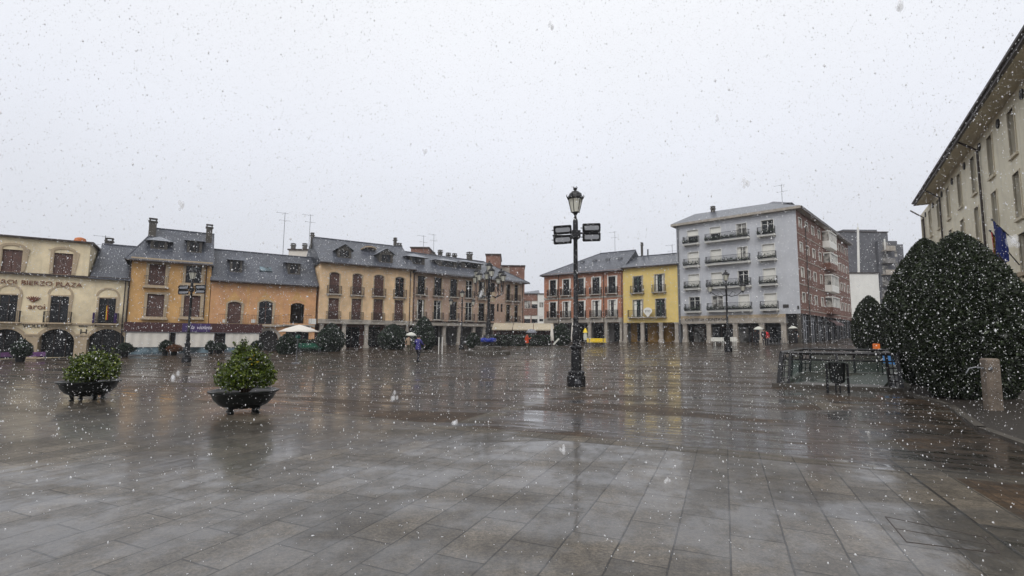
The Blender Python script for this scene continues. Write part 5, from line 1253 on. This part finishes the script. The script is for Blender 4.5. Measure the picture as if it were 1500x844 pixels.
# ------------------------------------------------------------------ people
def person(label, loc, rz, h, pose, mats, bag=None):
    """pose: dict of joints in metres for a 1.75 m figure, facing -Y"""
    J = dict(pel=(0, 0, .95), sp=(0, .0, 1.15), ch=(0, .0, 1.36), nk=(0, -.01, 1.50), hd=(0, -.03, 1.60), ht=(0, -.02, 1.72),
             lh=(.10, 0, .90), rh=(-.10, 0, .90), lk=(.11, -.03, .50), rk=(-.11, -.03, .50), la=(.11, .0, .08), ra=(-.11, 0, .08), lt=(.12, -.17, .04), rt_=(-.12, -.17, .04),
             ls=(.19, 0, 1.42), rs=(-.19, 0, 1.42), le=(.25, .02, 1.14), re=(-.25, .02, 1.14), lw=(.26, -.08, .90), rw=(-.26, -.08, .90))
    J.update(pose)
    rad = dict(pel=.15, sp=.14, ch=.155, nk=.06, hd=.095, ht=.075, lh=.1, rh=.1, lk=.065, rk=.065, la=.045, ra=.045, lt=.035, rt_=.035, ls=.075, rs=.075, le=.055, re=.055, lw=.035, rw=.035)
    names = list(J); E = [("pel", "sp"), ("sp", "ch"), ("ch", "nk"), ("nk", "hd"), ("hd", "ht"), ("pel", "lh"), ("pel", "rh"), ("lh", "lk"), ("rh", "rk"), ("lk", "la"), ("rk", "ra"), ("la", "lt"), ("ra", "rt_"), ("ch", "ls"), ("ch", "rs"), ("ls", "le"), ("rs", "re"), ("le", "lw"), ("re", "rw")]
    V = [J[k] for k in names]; RR = [rad[k] for k in names]; EE = [(names.index(a), names.index(b_)) for a, b_ in E]
    for w_, e_ in (("lw", "le"), ("rw", "re")):   # hands: palm then five bent fingers
        W_ = Vector(J[w_]); dr = (W_ - Vector(J[e_])).normalized(); sd_ = dr.cross(Vector((0, 1, 0))).normalized() if abs(dr.y) < .9 else Vector((1, 0, 0)); fn = sd_.cross(dr)
        pm = W_ + dr * .07; V.append(tuple(pm)); RR.append(.032); ip = len(V) - 1; EE.append((names.index(w_), ip))
        for k, (off, ln) in enumerate(((-.03, .06), (-.01, .075), (.01, .07), (.03, .055), (.045, .045))):
            b0 = pm + sd_ * off + dr * (.02 if k < 4 else -.03); b1 = b0 + dr * ln * .5 + fn * .01; b2 = b1 + dr * ln * .4 + fn * .025
            i0 = len(V); V += [tuple(b0), tuple(b1), tuple(b2)]; RR += [.011, .010, .008]; EE += [(ip, i0), (i0, i0 + 1), (i0 + 1, i0 + 2)]
    me = bpy.data.meshes.new("person"); me.from_pydata(V, EE, []); ob = bpy.data.objects.new("person", me); COL.objects.link(ob)
    md = ob.modifiers.new("skin", "SKIN"); md.use_smooth_shade = True
    for i, sv in enumerate(me.skin_vertices[0].data): sv.radius = (RR[i], RR[i] * (.8 if i < 3 else 1)); sv.use_root = (i == 0)
    ob.modifiers.new("sub", "SUBSURF").levels = 1; ob.modifiers["sub"].render_levels = 1
    dg = bpy.context.evaluated_depsgraph_get(); me2 = bpy.data.meshes.new_from_object(ob.evaluated_get(dg)); bpy.data.objects.remove(ob)
    jm, tm, sm_ = mats
    for x in (jm, tm, "skin", "shoe"): me2.materials.append(M[x])
    for p in me2.polygons:
        c = p.center; near_hand = min((c - Vector(J[k])).length for k in ("lw", "rw")) < .03 or any((c - (Vector(J[w_]) + (Vector(J[w_]) - Vector(J[e_])).normalized() * .1)).length < .09 for w_, e_ in (("lw", "le"), ("rw", "re")))
        p.material_index = 2 if (c.z > 1.53 or near_hand) else (0 if c.z > .86 or min((c - Vector(J[k])).length for k in ("le", "re", "lw", "rw")) < .16 else (1 if c.z > .09 else 3)); p.use_smooth = True
    o = bpy.data.objects.new("person", me2); COL.objects.link(o); o.location = loc; o.rotation_euler = (0, 0, rz); k = h / 1.75; o.scale = (k, k, k); tag(o, label, "person")
    HD = Vector(J["hd"])
    hh = MB().lathe([(.02, -.02), (.10, .0), (.118, .05), (.105, .11), (.06, .145), (.01, .155)], 12).build("hair" if sm_ == "hair" else "hood", sm_, o, True); hh.location = HD + Vector((0, .018, .0)); hh.scale = (.95, 1.05, 1)
    f = MB(); 
    for s_ in (-1, 1):
        f.tube([HD + Vector((s_ * .032, -.088, .015)), HD + Vector((s_ * .032, -.098, .015))], .011, 6)
        f.tube([HD + Vector((s_ * .09, 0, .02)), HD + Vector((s_ * .108, .01, -.03))], [.02, .012], 6)
    f.tube([HD + Vector((0, -.085, .01)), HD + Vector((0, -.115, -.02)), HD + Vector((0, -.09, -.03))], [.008, .016, .008], 6); f.tube([HD + Vector((-.025, -.09, -.055)), HD + Vector((.025, -.09, -.055))], .008, 5); f.build("face", "skin", o, True)
    # jacket skirt / hem so that clothing reads
    z_ = .84; MB().lathe([(.175, z_), (.185, z_ + .05), (.165, 1.05), (.16, 1.12)], 14, cap=False).build("jacket_hem", jm, o, True); o.children[-1].scale = (1.05, .85, 1)
    if bag: MB().lathe([(.05, .95), (.15, 1.0), (.16, 1.3), (.1, 1.4)], 10, (0, .18)).build("backpack", bag, o, True)
    return o
def umbrella(label, hand, mat, r_=.5, tilt=0, stick=.75, rz=0):
    t = thing("umbrella", label, "umbrella", hand, rz, None); t.rotation_euler = (0, R(tilt), rz)
    MB().tube([(0, 0, -.08), (0, 0, stick)], .01, 6).build("shaft", "metal", t); MB().tube([(0, 0, -.1), (.02, 0, -.15), (.05, 0, -.13)], .014, 6).build("handle", "darkwood", t)
    n_ = 8; rings = []
    for s_, z_ in ((.02, stick), (.35, stick - .05), (.7, stick - .15), (1.0, stick - .3)):
        rings.append([(r_ * s_ * (1 if k % 2 == 0 else .93) * math.cos(math.pi * k / n_), r_ * s_ * (1 if k % 2 == 0 else .93) * math.sin(math.pi * k / n_), z_ + (.0 if k % 2 == 0 else .015)) for k in range(2 * n_)])
    o = MB().loft(rings, cap=False).build("canopy", mat, t, True); o.modifiers.new("s", "SOLIDIFY").thickness = .006
    rb = MB()
    for k in range(n_): a = 2 * math.pi * k / n_; rb.tube([(0, 0, stick - .25), (r_ * .55 * math.cos(a), r_ * .55 * math.sin(a), stick - .13), (r_ * math.cos(a), r_ * math.sin(a), stick - .31)], .005, 4)
    rb.build("ribs", "metal", t); return t
walk = dict(lk=(.11, -.18, .52), la=(.11, -.2, .09), lt=(.12, -.36, .06), rk=(-.11, .02, .50), ra=(-.11, .25, .14), rt_=(-.11, .16, .03), le=(.27, .12, 1.16), lw=(.27, .02, .94))
hold = dict(re=(-.27, -.08, 1.16), rw=(-.14, -.28, 1.28))
def place(px, pyf): return ground(px, pyf)
P = place(612, 531.5); person("person in purple jacket and dark trousers walking, arms bent forward", P, R(155), 1.68, {**walk, "le": (.3, -.05, 1.2), "lw": (.22, -.3, 1.2), "re": (-.3, -.02, 1.2), "rw": (-.24, -.28, 1.14)}, ("jpurple", "jeans", "hair"))
def person_umb(px, py, rz, h, lb, mats, ulb, um, pose=walk, bag=None, r_=.52):
    P = place(px, py); o = person(lb, P, rz, h, {**pose, **hold}, mats, bag); k = h / 1.75
    rw = Vector((-.14, -.28, 1.28)) + (Vector((-.14, -.28, 1.28)) - Vector((-.27, -.08, 1.16))).normalized() * .09; hnd = P + Matrix.Rotation(rz, 3, "Z") @ (rw * k)
    umbrella(ulb, hnd, um, r_, rnd.uniform(-6, 6), .72 * k, rz)
person_umb(598, 518.5, R(170), 1.6, "person in beige coat under a pale umbrella near the pointed shrub", ("jbeige", "olive", "hair"), "pale umbrella held by the person in the beige coat", "umb")
person_umb(772, 517, R(100), 1.72, "person in orange jacket striding across the square under an umbrella", ("jorange", "olive", "hair"), "grey umbrella held by the person in the orange jacket", "umbg")
person_umb(1107, 506, R(60), 1.7, "person in black coat under an umbrella beside the white bench", ("jblack", "jeans", "hair"), "pale umbrella held by the person in black beside the bench", "umb", {})
P = place(1119.5, 506.8); person("person in dark clothes with a red jacket, standing by the bicycle rack", P, R(10), 1.72, {}, ("jblack", "jeans", "hair"), "jred"); P2 = place(1123, 506); person("person in red jacket and black trousers beside the bicycle rack", P2, R(-30), 1.6, walk, ("jred", "jeans", "jblack"))
person_umb(1167, 503.5, R(-70), 1.7, "person in dark coat with an umbrella passing the dark corner column", ("jblack", "jeans", "hair"), "white umbrella held by the person near the dark corner", "umb")

# ------------------------------------------------------------------ parasol, benches, bits
P = ground(433.5, 532.5); zt = at_depth(438, 476, P.y).z - P.z
t = thing("parasol", "open off-white parasol on a slim pole in front of the green bench", "parasol", P)
MB().tube([(0, 0, 0), (.06, 0, zt * .9)], .03, 8).build("pole", "metal", t); MB().lathe([(.05, zt - .86), (.15, zt - .8), (.16, zt - .68), (.06, zt - .6)], 10, (.05, 0)).build("collar", "teal", t, True); MB().lathe([(.26, -.02), (.26, .05), (.06, .09)], 16).build("foot", "metal", t)
rings = [[(.1 + 1.2 * s_ * math.cos(math.pi * k / 8), 1.2 * s_ * math.sin(math.pi * k / 8), z_ + (.03 if k % 2 and s_ > .5 else 0)) for k in range(16)] for s_, z_ in ((.02, zt), (.3, zt - .1), (.65, zt - .27), (1, zt - .46))]
o = MB().loft(rings, cap=False).build("canopy", "offwhite", t, True); o.modifiers.new("s", "SOLIDIFY").thickness = .012
rb = MB(); [rb.tube([(.1, 0, zt - .55), (.1 + 1.15 * math.cos(math.pi * k / 4), 1.15 * math.sin(math.pi * k / 4), zt - .46)], .01, 4) for k in range(8)]; rb.build("ribs", "metal", t)

def bench(label, x0, x1, ytop, yb, Y, mat, legm="iron", kind=0, rz=0):
    a, b_ = at_depth(x0, 500, Y), at_depth(x1, 500, Y); g_ = gz((a.x + b_.x) / 2, Y); Lb = b_.x - a.x
    t = thing("bench", label, "bench", ((a.x + b_.x) / 2, Y, g_), rz, "benches round the square"); h = Lb / 2
    s_ = MB(); [s_.box(-h, h, -.22 + .11 * k, -.13 + .11 * k, .42, .455) for k in range(4)]; s_.build("seat", mat, t)
    bk = MB(); [bk.box(-h, h, .24 + .02 * k, .265 + .02 * k, .52 + .13 * k, .62 + .13 * k) for k in range(3)]; bk.build("backrest", mat, t)
    for x in (-h + .25, h - .32):
        l = MB(); l.box(x, x + .06, -.2, -.14, -.05, .418); l.box(x, x + .06, .2, .238, -.05, .9); l.box(x, x + .06, -.139, .199, .37, .418); l.box(x, x + .06, -.2, .2, .64, .68); l.build("leg", legm, t)
bench("dark green bench beneath the low hedge, right of the parasol pole", 436, 473, 508, 518, 49, "green", "metal")
bench("bright yellow bench in front of the red brick house", 860, 888, 496, 503, 56, "yellowp", "metal")
bench("white bench behind the three-lantern post by the blue block", 1043, 1062, 496, 503, 52, "white", "white"); bench("white bench between the lamp post and the person in black", 1070, 1081, 496, 503, 52, "white", "white")

# bicycle rack
P = ground(1138, 504); t = thing("bicycle_rack", "row of grey metal hoops forming a bicycle rack under the blue arcade", "bicycle rack", P)
for k in range(6): x = -.9 + k * .36; MB().tube([(x, 0, -.05), (x, 0, .65), (x + .04, .25, .78), (x, .5, .65), (x, .5, -.05)], .022, 6).build("hoop", "metal", t)
MB().tube([(-1.1, 0, .08), (1.1, 0, .08)], .025, 6).build("rail", "metal", t)
# folded parasols and tilted board by the restaurant
for lb, px_, yt_, yb_, mt_ in (("folded white parasol beside the dark bush", 808.5, 475, 505, "offwhite"), ("second folded white parasol, right behind the tall lamp", 839, 472, 505, "offwhite"), ("folded parasol with a yellow top left of the yellow bench", 857.5, 481, 503, "umb")):
    P = at_depth(px_, yb_, 61); P.z = gz(P.x, P.y); zt = at_depth(px_, yt_, 61).z - P.z
    t = thing("folded_parasol", lb, "parasol", P, 0, "folded parasols by the restaurant"); MB().tube([(0, 0, 0), (0, 0, zt + .05)], .03, 6).build("pole", "metal", t)
    MB().lathe([(.22, .6), (.26, .9), (.2, 1.4), (.14, zt * .8), (.05, zt)], 10).build("canopy", mt_, t, True); MB().lathe([(.3, 0), (.3, .06), (.06, .08)], 12).build("foot", "dstone", t)
    if mt_ == "umb": MB().lathe([(.3, zt - .55), (.22, zt - .3), (.07, zt + .01)], 10).build("top_cloth", "yellowp", t, True)
P = at_depth(811, 505, 60); P.z = gz(P.x, P.y); t = thing("leaning_board", "pale board leaning on a stand beside the folded white parasol", "board", P); o = MB().box(-.08, .08, -.3, .3, .1, 1.1).build("board", "umb", t); o.rotation_euler = (0, R(42), 0); o.location = (-.1, 0, .05); MB().tube([(.3, 0, 0), (.1, 0, .6)], .025, 5).build("leg", "metal", t)
# two white posts (left of the steps)
for lb, px_ in (("left of a pair of slim white posts before the brown house", 642.5), ("right of a pair of slim white posts before the brown house", 647.5)):
    P = ground(px_, 519); zt = at_depth(px_, 494, P.y).z - P.z; t = thing("white_post", lb, "post", P, 0, "slim white posts"); MB().tube([(0, 0, -.1), (0, 0, zt - .06)], .035, 8).build("shaft", "white", t); MB().lathe([(.045, zt - .06), (.05, zt - .02), (.01, zt)], 8).build("cap", "white", t)
# restaurant awning terrace
A = Bld("awning_terrace", "restaurant terrace under pale sloping awnings with dark red fittings", (at_depth(722, 480, 66).x, 66), (1, -.05), (720, 480), (812, 480), 5, cat="terrace")
nb = 3; zf = A.uz(765, 482.5)[1]; zbk = A.uz(765, 473.5, 3.2)[1]
for k in range(nb):
    u0, u1 = A.W * k / nb + .04, A.W * (k + 1) / nb - .04
    o = MB().add([(u0, 0, zf), (u1, 0, zf), (u1, 3.2, zbk), (u0, 3.2, zbk), (u0, 0, zf - .14), (u1, 0, zf - .14)], [(0, 1, 2, 3), (4, 5, 1, 0)]); o = o.build("awning", "awn", A.t); o.modifiers.new("s", "SOLIDIFY").thickness = .02
for k in range(nb * 2 + 1):
    u = A.W * k / (nb * 2); MB().tube([(u, .05, A.g(u) - .2), (u, .05, zf - .02)], .05, 6).build("post", "iron", A.t)
MB().box(0, A.W, 3.0, 3.1, -.3, zf).build("back_panel", "darkred", A.t)
for k in range(7): u = .4 + (A.W - 1.5) * k / 6; MB().box(u, u + .7, 2.0, 2.1, A.g(u) - .1, A.g(u) + 1.2 + .3 * (k % 2)).build("screen", "darkred" if k % 2 else "dark", A.t)
# violet low screens in the hotel arches
for lb, x0, x1 in (("violet screen panel in the partly cut-off hotel arch", 0, 18), ("violet screen panel between the conifer and the hotel's middle arch", 37, 66)):
    a, b_ = at_depth(x0, 520, 41), at_depth(x1, 520, 42.5); g_ = gz(a.x, a.y); t = thing("violet_screen", lb, "screen", (a.x, a.y, g_), math.atan2(b_.y - a.y, b_.x - a.x), "violet screens before the hotel"); Lp = math.hypot(b_.x - a.x, b_.y - a.y)
    MB().box(0, Lp, -.02, .02, .25, .62).build("panel", "violet", t); [MB().box(x - .03, x + .03, -.03, .03, -.1, .7).build("post", "metal", t) for x in (-.03, Lp + .03)]

# ------------------------------------------------------------------ basement stair balustrade
g4 = [ground(1140, 567), ground(1322, 574.5)]; a_, b_ = g4
bl_ = Vector((12.8, 22.0, 0)); br_ = Vector((17.2, 21.4, 0))
t = thing("stair_balustrade", "black metal and glass balustrade round a basement stair, on a stone kerb", "balustrade")
Q4 = [Vector((p.x, p.y, 0)) for p in (a_, b_, br_, bl_)]; ctr = sum(Q4, Vector()) / 4
def edge(mb, p, q, hw, z0, z1): 
    d = (q - p).normalized(); n_ = Vector((-d.y, d.x, 0)); p = p - d * hw; q = q + d * hw
    mb.loft([[p - n_ * hw + Vector((0, 0, z)), q - n_ * hw + Vector((0, 0, z)), q + n_ * hw + Vector((0, 0, z)), p + n_ * hw + Vector((0, 0, z))] for z in (z0, z1)])
kb = MB(); 
for i in range(4): edge(kb, Q4[i], Q4[(i + 1) % 4], .16, -.1 + .0005 * i, .14 + .002 * i)
kb.build("kerb", "dstone", t)
inn = [p + (ctr - p) * .06 for p in Q4]
pos = lambda p, z: Vector((p.x, p.y, z))
lean = lambda p, z: pos(p + (ctr - p) * .05 * z, z)
for i in range(4):
    p, q = Q4[i], Q4[(i + 1) % 4]; nseg = 2 if i in (0, 2) else 1
    if i == 2: continue_ = 1
    tr_ = MB(); tr_.tube([lean(p, 1.14), lean(q, 1.14)], .047, 8); tr_.build("handrail", "iron", t, True)
    mr = MB(); mr.tube([lean(p, .92), lean(q, .92)], .024, 6); mr.build("mid_rail", "iron", t)
    gp = MB(); a1, b1 = p.lerp(q, .09), p.lerp(q, .91)
    for (c1, c2) in ((a1, p.lerp(q, .485)), (p.lerp(q, .515), b1)):
        v = [lean(c1, .2), lean(c2, .2), lean(c2, .9), lean(c1, .9)]; n_ = (q - p).normalized().cross(Vector((0, 0, 1))) * .006
        gp.add([x + n_ for x in v] + [x - n_ for x in v], [(0, 1, 2, 3), (7, 6, 5, 4), (0, 4, 5, 1), (2, 6, 7, 3), (1, 5, 6, 2), (0, 3, 7, 4)])
    gp.build("glass_panel", "bglass", t)
    for f in (0, .085, .5, .915):
        w_ = .07 if f else .12; po = MB(); c_ = p.lerp(q, f); d = (q - p).normalized() * w_ * .5; n_ = Vector((-d.y, d.x, 0))
        po.loft([[pos(lean(c_, z), z) - d - n_, pos(lean(c_, z), z) + d - n_, pos(lean(c_, z), z) + d + n_, pos(lean(c_, z), z) - d + n_] for z in (.12, 1.12)]); po.build("post", "iron", t)
    lad = MB()
    for (f0, f1) in ((0, .085), (.915, 1)):
        for z in (.32, .52, .72): lad.tube([lean(p.lerp(q, f0), z), lean(p.lerp(q, f1), z)], .022, 5)
        fm = (f0 + f1) / 2; lad.tube([lean(p.lerp(q, fm), .15), lean(p.lerp(q, fm), 1.1)], .02, 5)
    lad.build("corner_bars", "iron", t)
# stair well floor as a darker landing and steps seen through the glass
w_ = MB(); w_.add([pos(p, .012) for p in inn], [(0, 1, 2, 3)]); w_.build("stair_landing", "dstone", t)
w_ = MB()
for k in range(6):
    f0, f1 = .1 + .13 * k, .1 + .13 * (k + 1); A_, B_ = inn[0].lerp(inn[1], f0), inn[0].lerp(inn[1], f1); C_, D_ = inn[3].lerp(inn[2], f1), inn[3].lerp(inn[2], f0)
    w_.loft([[pos(x, z) for x in (A_, B_, C_, D_)] for z in (.015, .02 + .02 * (k + 1))])
w_.build("stair_steps", "dstone", t)
for lb, px_, py_, Y_, mt_ in (("small orange container on a post seen over the balustrade", 1284, 512, 22.6, "orange"), ("light blue sheet seen over the balustrade corner by the clipped tree", 1302, 521, 20.5, "skyblue")):
    P = at_depth(px_, py_, Y_); gg = gz(P.x, P.y); t2 = thing("street_bin" if mt_ == "orange" else "blue_sheet", lb, "bin" if mt_ == "orange" else "sheet", (P.x, P.y, gg)); hz = P.z - gg
    if mt_ == "orange": MB().tube([(0, 0, 0), (0, 0, hz)], .03, 6).build("post", "iron", t2); MB().cham(-.11, .11, -.1, .1, hz, hz + .26, .02).build("container", mt_, t2)
    else:
        MB().tube([(-.3, 0, 0), (-.3, 0, hz)], .02, 6).tube([(.3, 0, 0), (.3, 0, hz)], .02, 6).build("stand", "iron", t2); MB().add([(-.35, -.12, hz + .12), (.35, -.2, hz), (.38, .15, hz - .02), (-.32, .2, hz + .16), (-.35, -.12, hz - .3), (.35, -.2, hz - .4)], [(0, 1, 2, 3), (0, 4, 5, 1)]).build("sheet", mt_, t2)

# litter bin
P = ground(1228, 575.5); t = thing("litter_bin", "black bucket litter bin hung between two posts before the balustrade", "litter bin", P, R(-4))
for x in (-.3, .3):
    MB().box(x - .025, x + .025, -.02, .02, -.05, .82).build("post", "iron", t); MB().lathe([(.03, .82), (.035, .85), (.005, .88)], 8, (x, 0)).build("cap", "iron", t)
MB().lathe([(.12, .28), (.19, .33), (.225, .86), (.235, .88), (.235, .9), (.2, .9), (.18, .5), (.02, .48)], 18).build("bucket", "darkiron", t, True); MB().tube([(-.28, 0, .72), (.28, 0, .72)], .014, 6).tube([(-.28, 0, .4), (.28, 0, .4)], .014, 6).build("crossbar", "iron", t)
MB().tube([(-.06, 0, -.02), (-.06, 0, .3)], .02, 6).tube([(.06, 0, -.02), (.06, 0, .3)], .02, 6).build("support", "iron", t)

# granite drinking fountain
P = ground(1464, 607); P.y += .12; t = thing("drinking_fountain", "rough granite drinking fountain pillar with a brass spout beside the huge clipped tree", "drinking fountain", P, R(-14)); wv_ = .135
o = MB().cham(-wv_, wv_, -.12, .12, -.1, 1.2, .03).build("pillar", "granite", t); MB().tube([(-wv_, -.02, .98), (-wv_ - .14, -.02, 1.0), (-wv_ - .27, -.02, .97), (-wv_ - .33, -.02, .86)], [.02, .018, .016, .016], 8).build("spout", "metal", t, True); MB().lathe([(.035, -.01), (.035, .02), (.015, .03)], 10).build("tap", "metal", t); t.children[-1].location = (-wv_ + .06, -.14, .98); t.children[-1].rotation_euler = (R(90), 0, 0)

# planting bed (structure) under the big clipped trees, low kerb
bed = [ground(1330, 577), ground(1392, 596), ground(1437, 630), ground(1540, 668)] + [Vector((22, 12, 0)), Vector((22, 24, gz(22, 24))), Vector((15.5, 21.0, gz(15.5, 21)))]
o = MB(); o.add([(p.x, p.y, gz(p.x, p.y) + .03) for p in bed], [tuple(range(len(bed)))]); o = o.build("planting_bed_ground", "soil"); o["kind"] = "structure"
kb = MB()
for p, q in zip(bed[:4], bed[1:4]): edge(kb, Vector((p.x, p.y, 0)), Vector((q.x, q.y, 0)), .07, -.05, .06)
o = kb.build("kerb", "dstone"); o["kind"] = "structure"

# metal inspection cover frame in the slabs (four slots)
cv = [ground(1297, 757), ground(1441, 787), ground(1464, 811), ground(1328, 794)]
t = thing("inspection_cover", "rectangular inspection cover with stone infill set in the near slabs", "manhole cover")
fr = MB()
for i in range(4): edge(fr, Vector((cv[i].x, cv[i].y, 0)), Vector((cv[(i + 1) % 4].x, cv[(i + 1) % 4].y, 0)), .0035, .0005, .0022 + .0003 * i)
m1, m2 = (cv[0] + cv[3]) / 2, (cv[1] + cv[2]) / 2; edge(fr, Vector((m1.x, m1.y, 0)), Vector((m2.x, m2.y, 0)), .0025, .0005, .002); fr.build("cover_frame", "gutter", t)

# ------------------------------------------------------------------ falling snow (stuff) and flakes lying on the stones
def flakes(name, C_, rad_, stretch, mat):
    N = len(C_); base = np.array([(1, 0, 0), (-1, 0, 0), (0, 1, 0), (0, -1, 0), (0, 0, 1), (0, 0, -1)], float)
    tri = np.array([(0, 2, 4), (2, 1, 4), (1, 3, 4), (3, 0, 4), (2, 0, 5), (1, 2, 5), (3, 1, 5), (0, 3, 5)])
    V = base[None] * (rad_[:, None, None] * rng.uniform(.55, 1.25, (N, 6, 1))); V[:, :, 2] *= stretch
    V += rng.normal(0, .18, (N, 6, 3)) * rad_[:, None, None]
    V += C_[:, None, :]; V = V.reshape(-1, 3); Fc = (tri[None] + (np.arange(N) * 6)[:, None, None]).reshape(-1, 3)
    me = bpy.data.meshes.new(name); me.vertices.add(len(V)); me.vertices.foreach_set("co", V.astype(np.float32).ravel()); me.loops.add(Fc.size); me.loops.foreach_set("vertex_index", Fc.ravel().astype(np.int32))
    me.polygons.add(len(Fc)); me.polygons.foreach_set("loop_start", np.arange(0, Fc.size, 3, dtype=np.int32)); me.polygons.foreach_set("loop_total", np.full(len(Fc), 3, dtype=np.int32)); me.update(calc_edges=True)
    me.polygons.foreach_set("use_smooth", np.ones(len(Fc), bool)); me.materials.append(mat); o = bpy.data.objects.new(name, me); COL.objects.link(o); return o
mt, n, b = nt("snow_flake"); b.inputs["Base Color"].default_value = (.96, .965, .98, 1); b.inputs["Roughness"].default_value = .9
def snowmat(name, clear, clear_edge):
    mt, n, b = nt(name); b.inputs["Base Color"].default_value = (.97, .975, .985, 1); b.inputs["Roughness"].default_value = .9
    tr = nd(n, "ShaderNodeBsdfTranslucent"); tr.inputs[0].default_value = (.97, .975, .985, 1); mx = nd(n, "ShaderNodeMixShader", i_0=.4); n.links.new(b.outputs[0], mx.inputs[1]); n.links.new(tr.outputs[0], mx.inputs[2])
    tp = nd(n, "ShaderNodeBsdfTransparent"); lw = nd(n, "ShaderNodeLayerWeight", i_Blend=.5); mr = nd(n, "ShaderNodeMapRange", i_1=.1, i_2=.9, i_3=clear, i_4=clear_edge); n.links.new(lw.outputs["Facing"], mr.inputs[0])
    m2 = nd(n, "ShaderNodeMixShader"); n.links.new(mr.outputs[0], m2.inputs[0]); n.links.new(mx.outputs[0], m2.inputs[1]); n.links.new(tp.outputs[0], m2.inputs[2]); n.links.new(m2.outputs[0], n.nodes["Material Output"].inputs[0]); return mt
SN = snowmat("snow_flake", .05, .75); SF = snowmat("loose_snow_clump", .72, 1.0)
def wedge(N, d0, d1, power=2):
    az = rng.uniform(R(-58), R(58), N); el = rng.uniform(R(-38), R(48), N); d = (d0 ** (power + 1) + rng.uniform(0, 1, N) * (d1 ** (power + 1) - d0 ** (power + 1))) ** (1 / (power + 1))
    P = np.stack([d * np.cos(el) * np.sin(az), d * np.cos(el) * np.cos(az), CAMH + d * np.sin(el)], 1)
    yy_ = P[:, 1]; t_ = np.clip((yy_ - 10) / 25, 0, 1); keep = P[:, 2] > .05 + t_ * t_ * (3 - 2 * t_) * (.021 * np.clip(P[:, 0], -65, 75) + .012 * yy_ - .3); return P[keep]
C1 = wedge(150000, 2.6, 15, 2.0); C2 = wedge(130000, 14, 45, 1.2)
# a few loose clumps of flakes close by
cl_ = MB(); rr_ = random.Random(5)
for k in range(16):
    d_ = rr_.uniform(.8, 2.2); az_ = R(rr_.uniform(-48, 48)); el_ = R(rr_.uniform(-28, 36)); c_ = Vector((d_ * math.sin(az_) * math.cos(el_), d_ * math.cos(az_) * math.cos(el_), CAMH + d_ * math.sin(el_)))
    for q_ in range(rr_.randint(3, 6)):
        o_ = c_ + Vector((rr_.gauss(0, .004), rr_.gauss(0, .004), rr_.gauss(0, .006))); r_ = rr_.uniform(.003, .0065)
        cl_.lathe([(r_ * math.sin(math.pi * i / 6) + 1e-5, o_.z - 1.6 * r_ * math.cos(math.pi * i / 6)) for i in range(7)], 9, (o_.x, o_.y))
o = cl_.build("snow_clumps", SF, smooth=True); o["kind"] = "stuff"; o["label"] = "loose clumps of snowflakes falling close by"; o["category"] = "snow"
C_ = np.concatenate([C1, C2]); rad_ = np.exp(rng.normal(math.log(.0038), .5, len(C_))); dd_ = np.linalg.norm(C_ - np.array([0, 0, CAMH]), axis=1); rad_[dd_ > 13] *= 1.6; rad_ = np.minimum(rad_, .0095); rad_[dd_ < 5] *= .68
o = flakes("falling_snow", C_, rad_, 1.45, SN); o["kind"] = "stuff"; o["label"] = "snowflakes falling through the air over the square"; o["category"] = "snow"
N = 1500; d = rng.uniform(2.2, 26, N); az = rng.uniform(R(-55), R(55), N); G = np.stack([d * np.sin(az), d * np.cos(az), np.zeros(N)], 1)
for i in range(N): G[i, 2] = gz(G[i, 0], G[i, 1]) + .002
o = flakes("snow_on_paving", G, np.exp(rng.normal(math.log(.0065), .4, N)), .3, SN); o["kind"] = "stuff"; o["label"] = "melting flakes lying on the wet paving"; o["category"] = "snow"

# ------------------------------------------------------------------ snowy air
hz = MB().box(-130, 160, -30, 175, -6, 60).build("haze", "pane"); hz["kind"] = "stuff"; hz.data.materials.clear()
mt = bpy.data.materials.new("snowy_air"); mt.use_nodes = True; n = mt.node_tree; n.nodes.remove(n.nodes["Principled BSDF"]); pv = nd(n, "ShaderNodeVolumePrincipled"); pv.inputs["Density"].default_value = .00045; pv.inputs["Color"].default_value = (.93, .94, .97, 1); pv.inputs["Anisotropy"].default_value = .1
n.links.new(pv.outputs[0], n.nodes["Material Output"].inputs["Volume"]); hz.data.materials.append(mt)
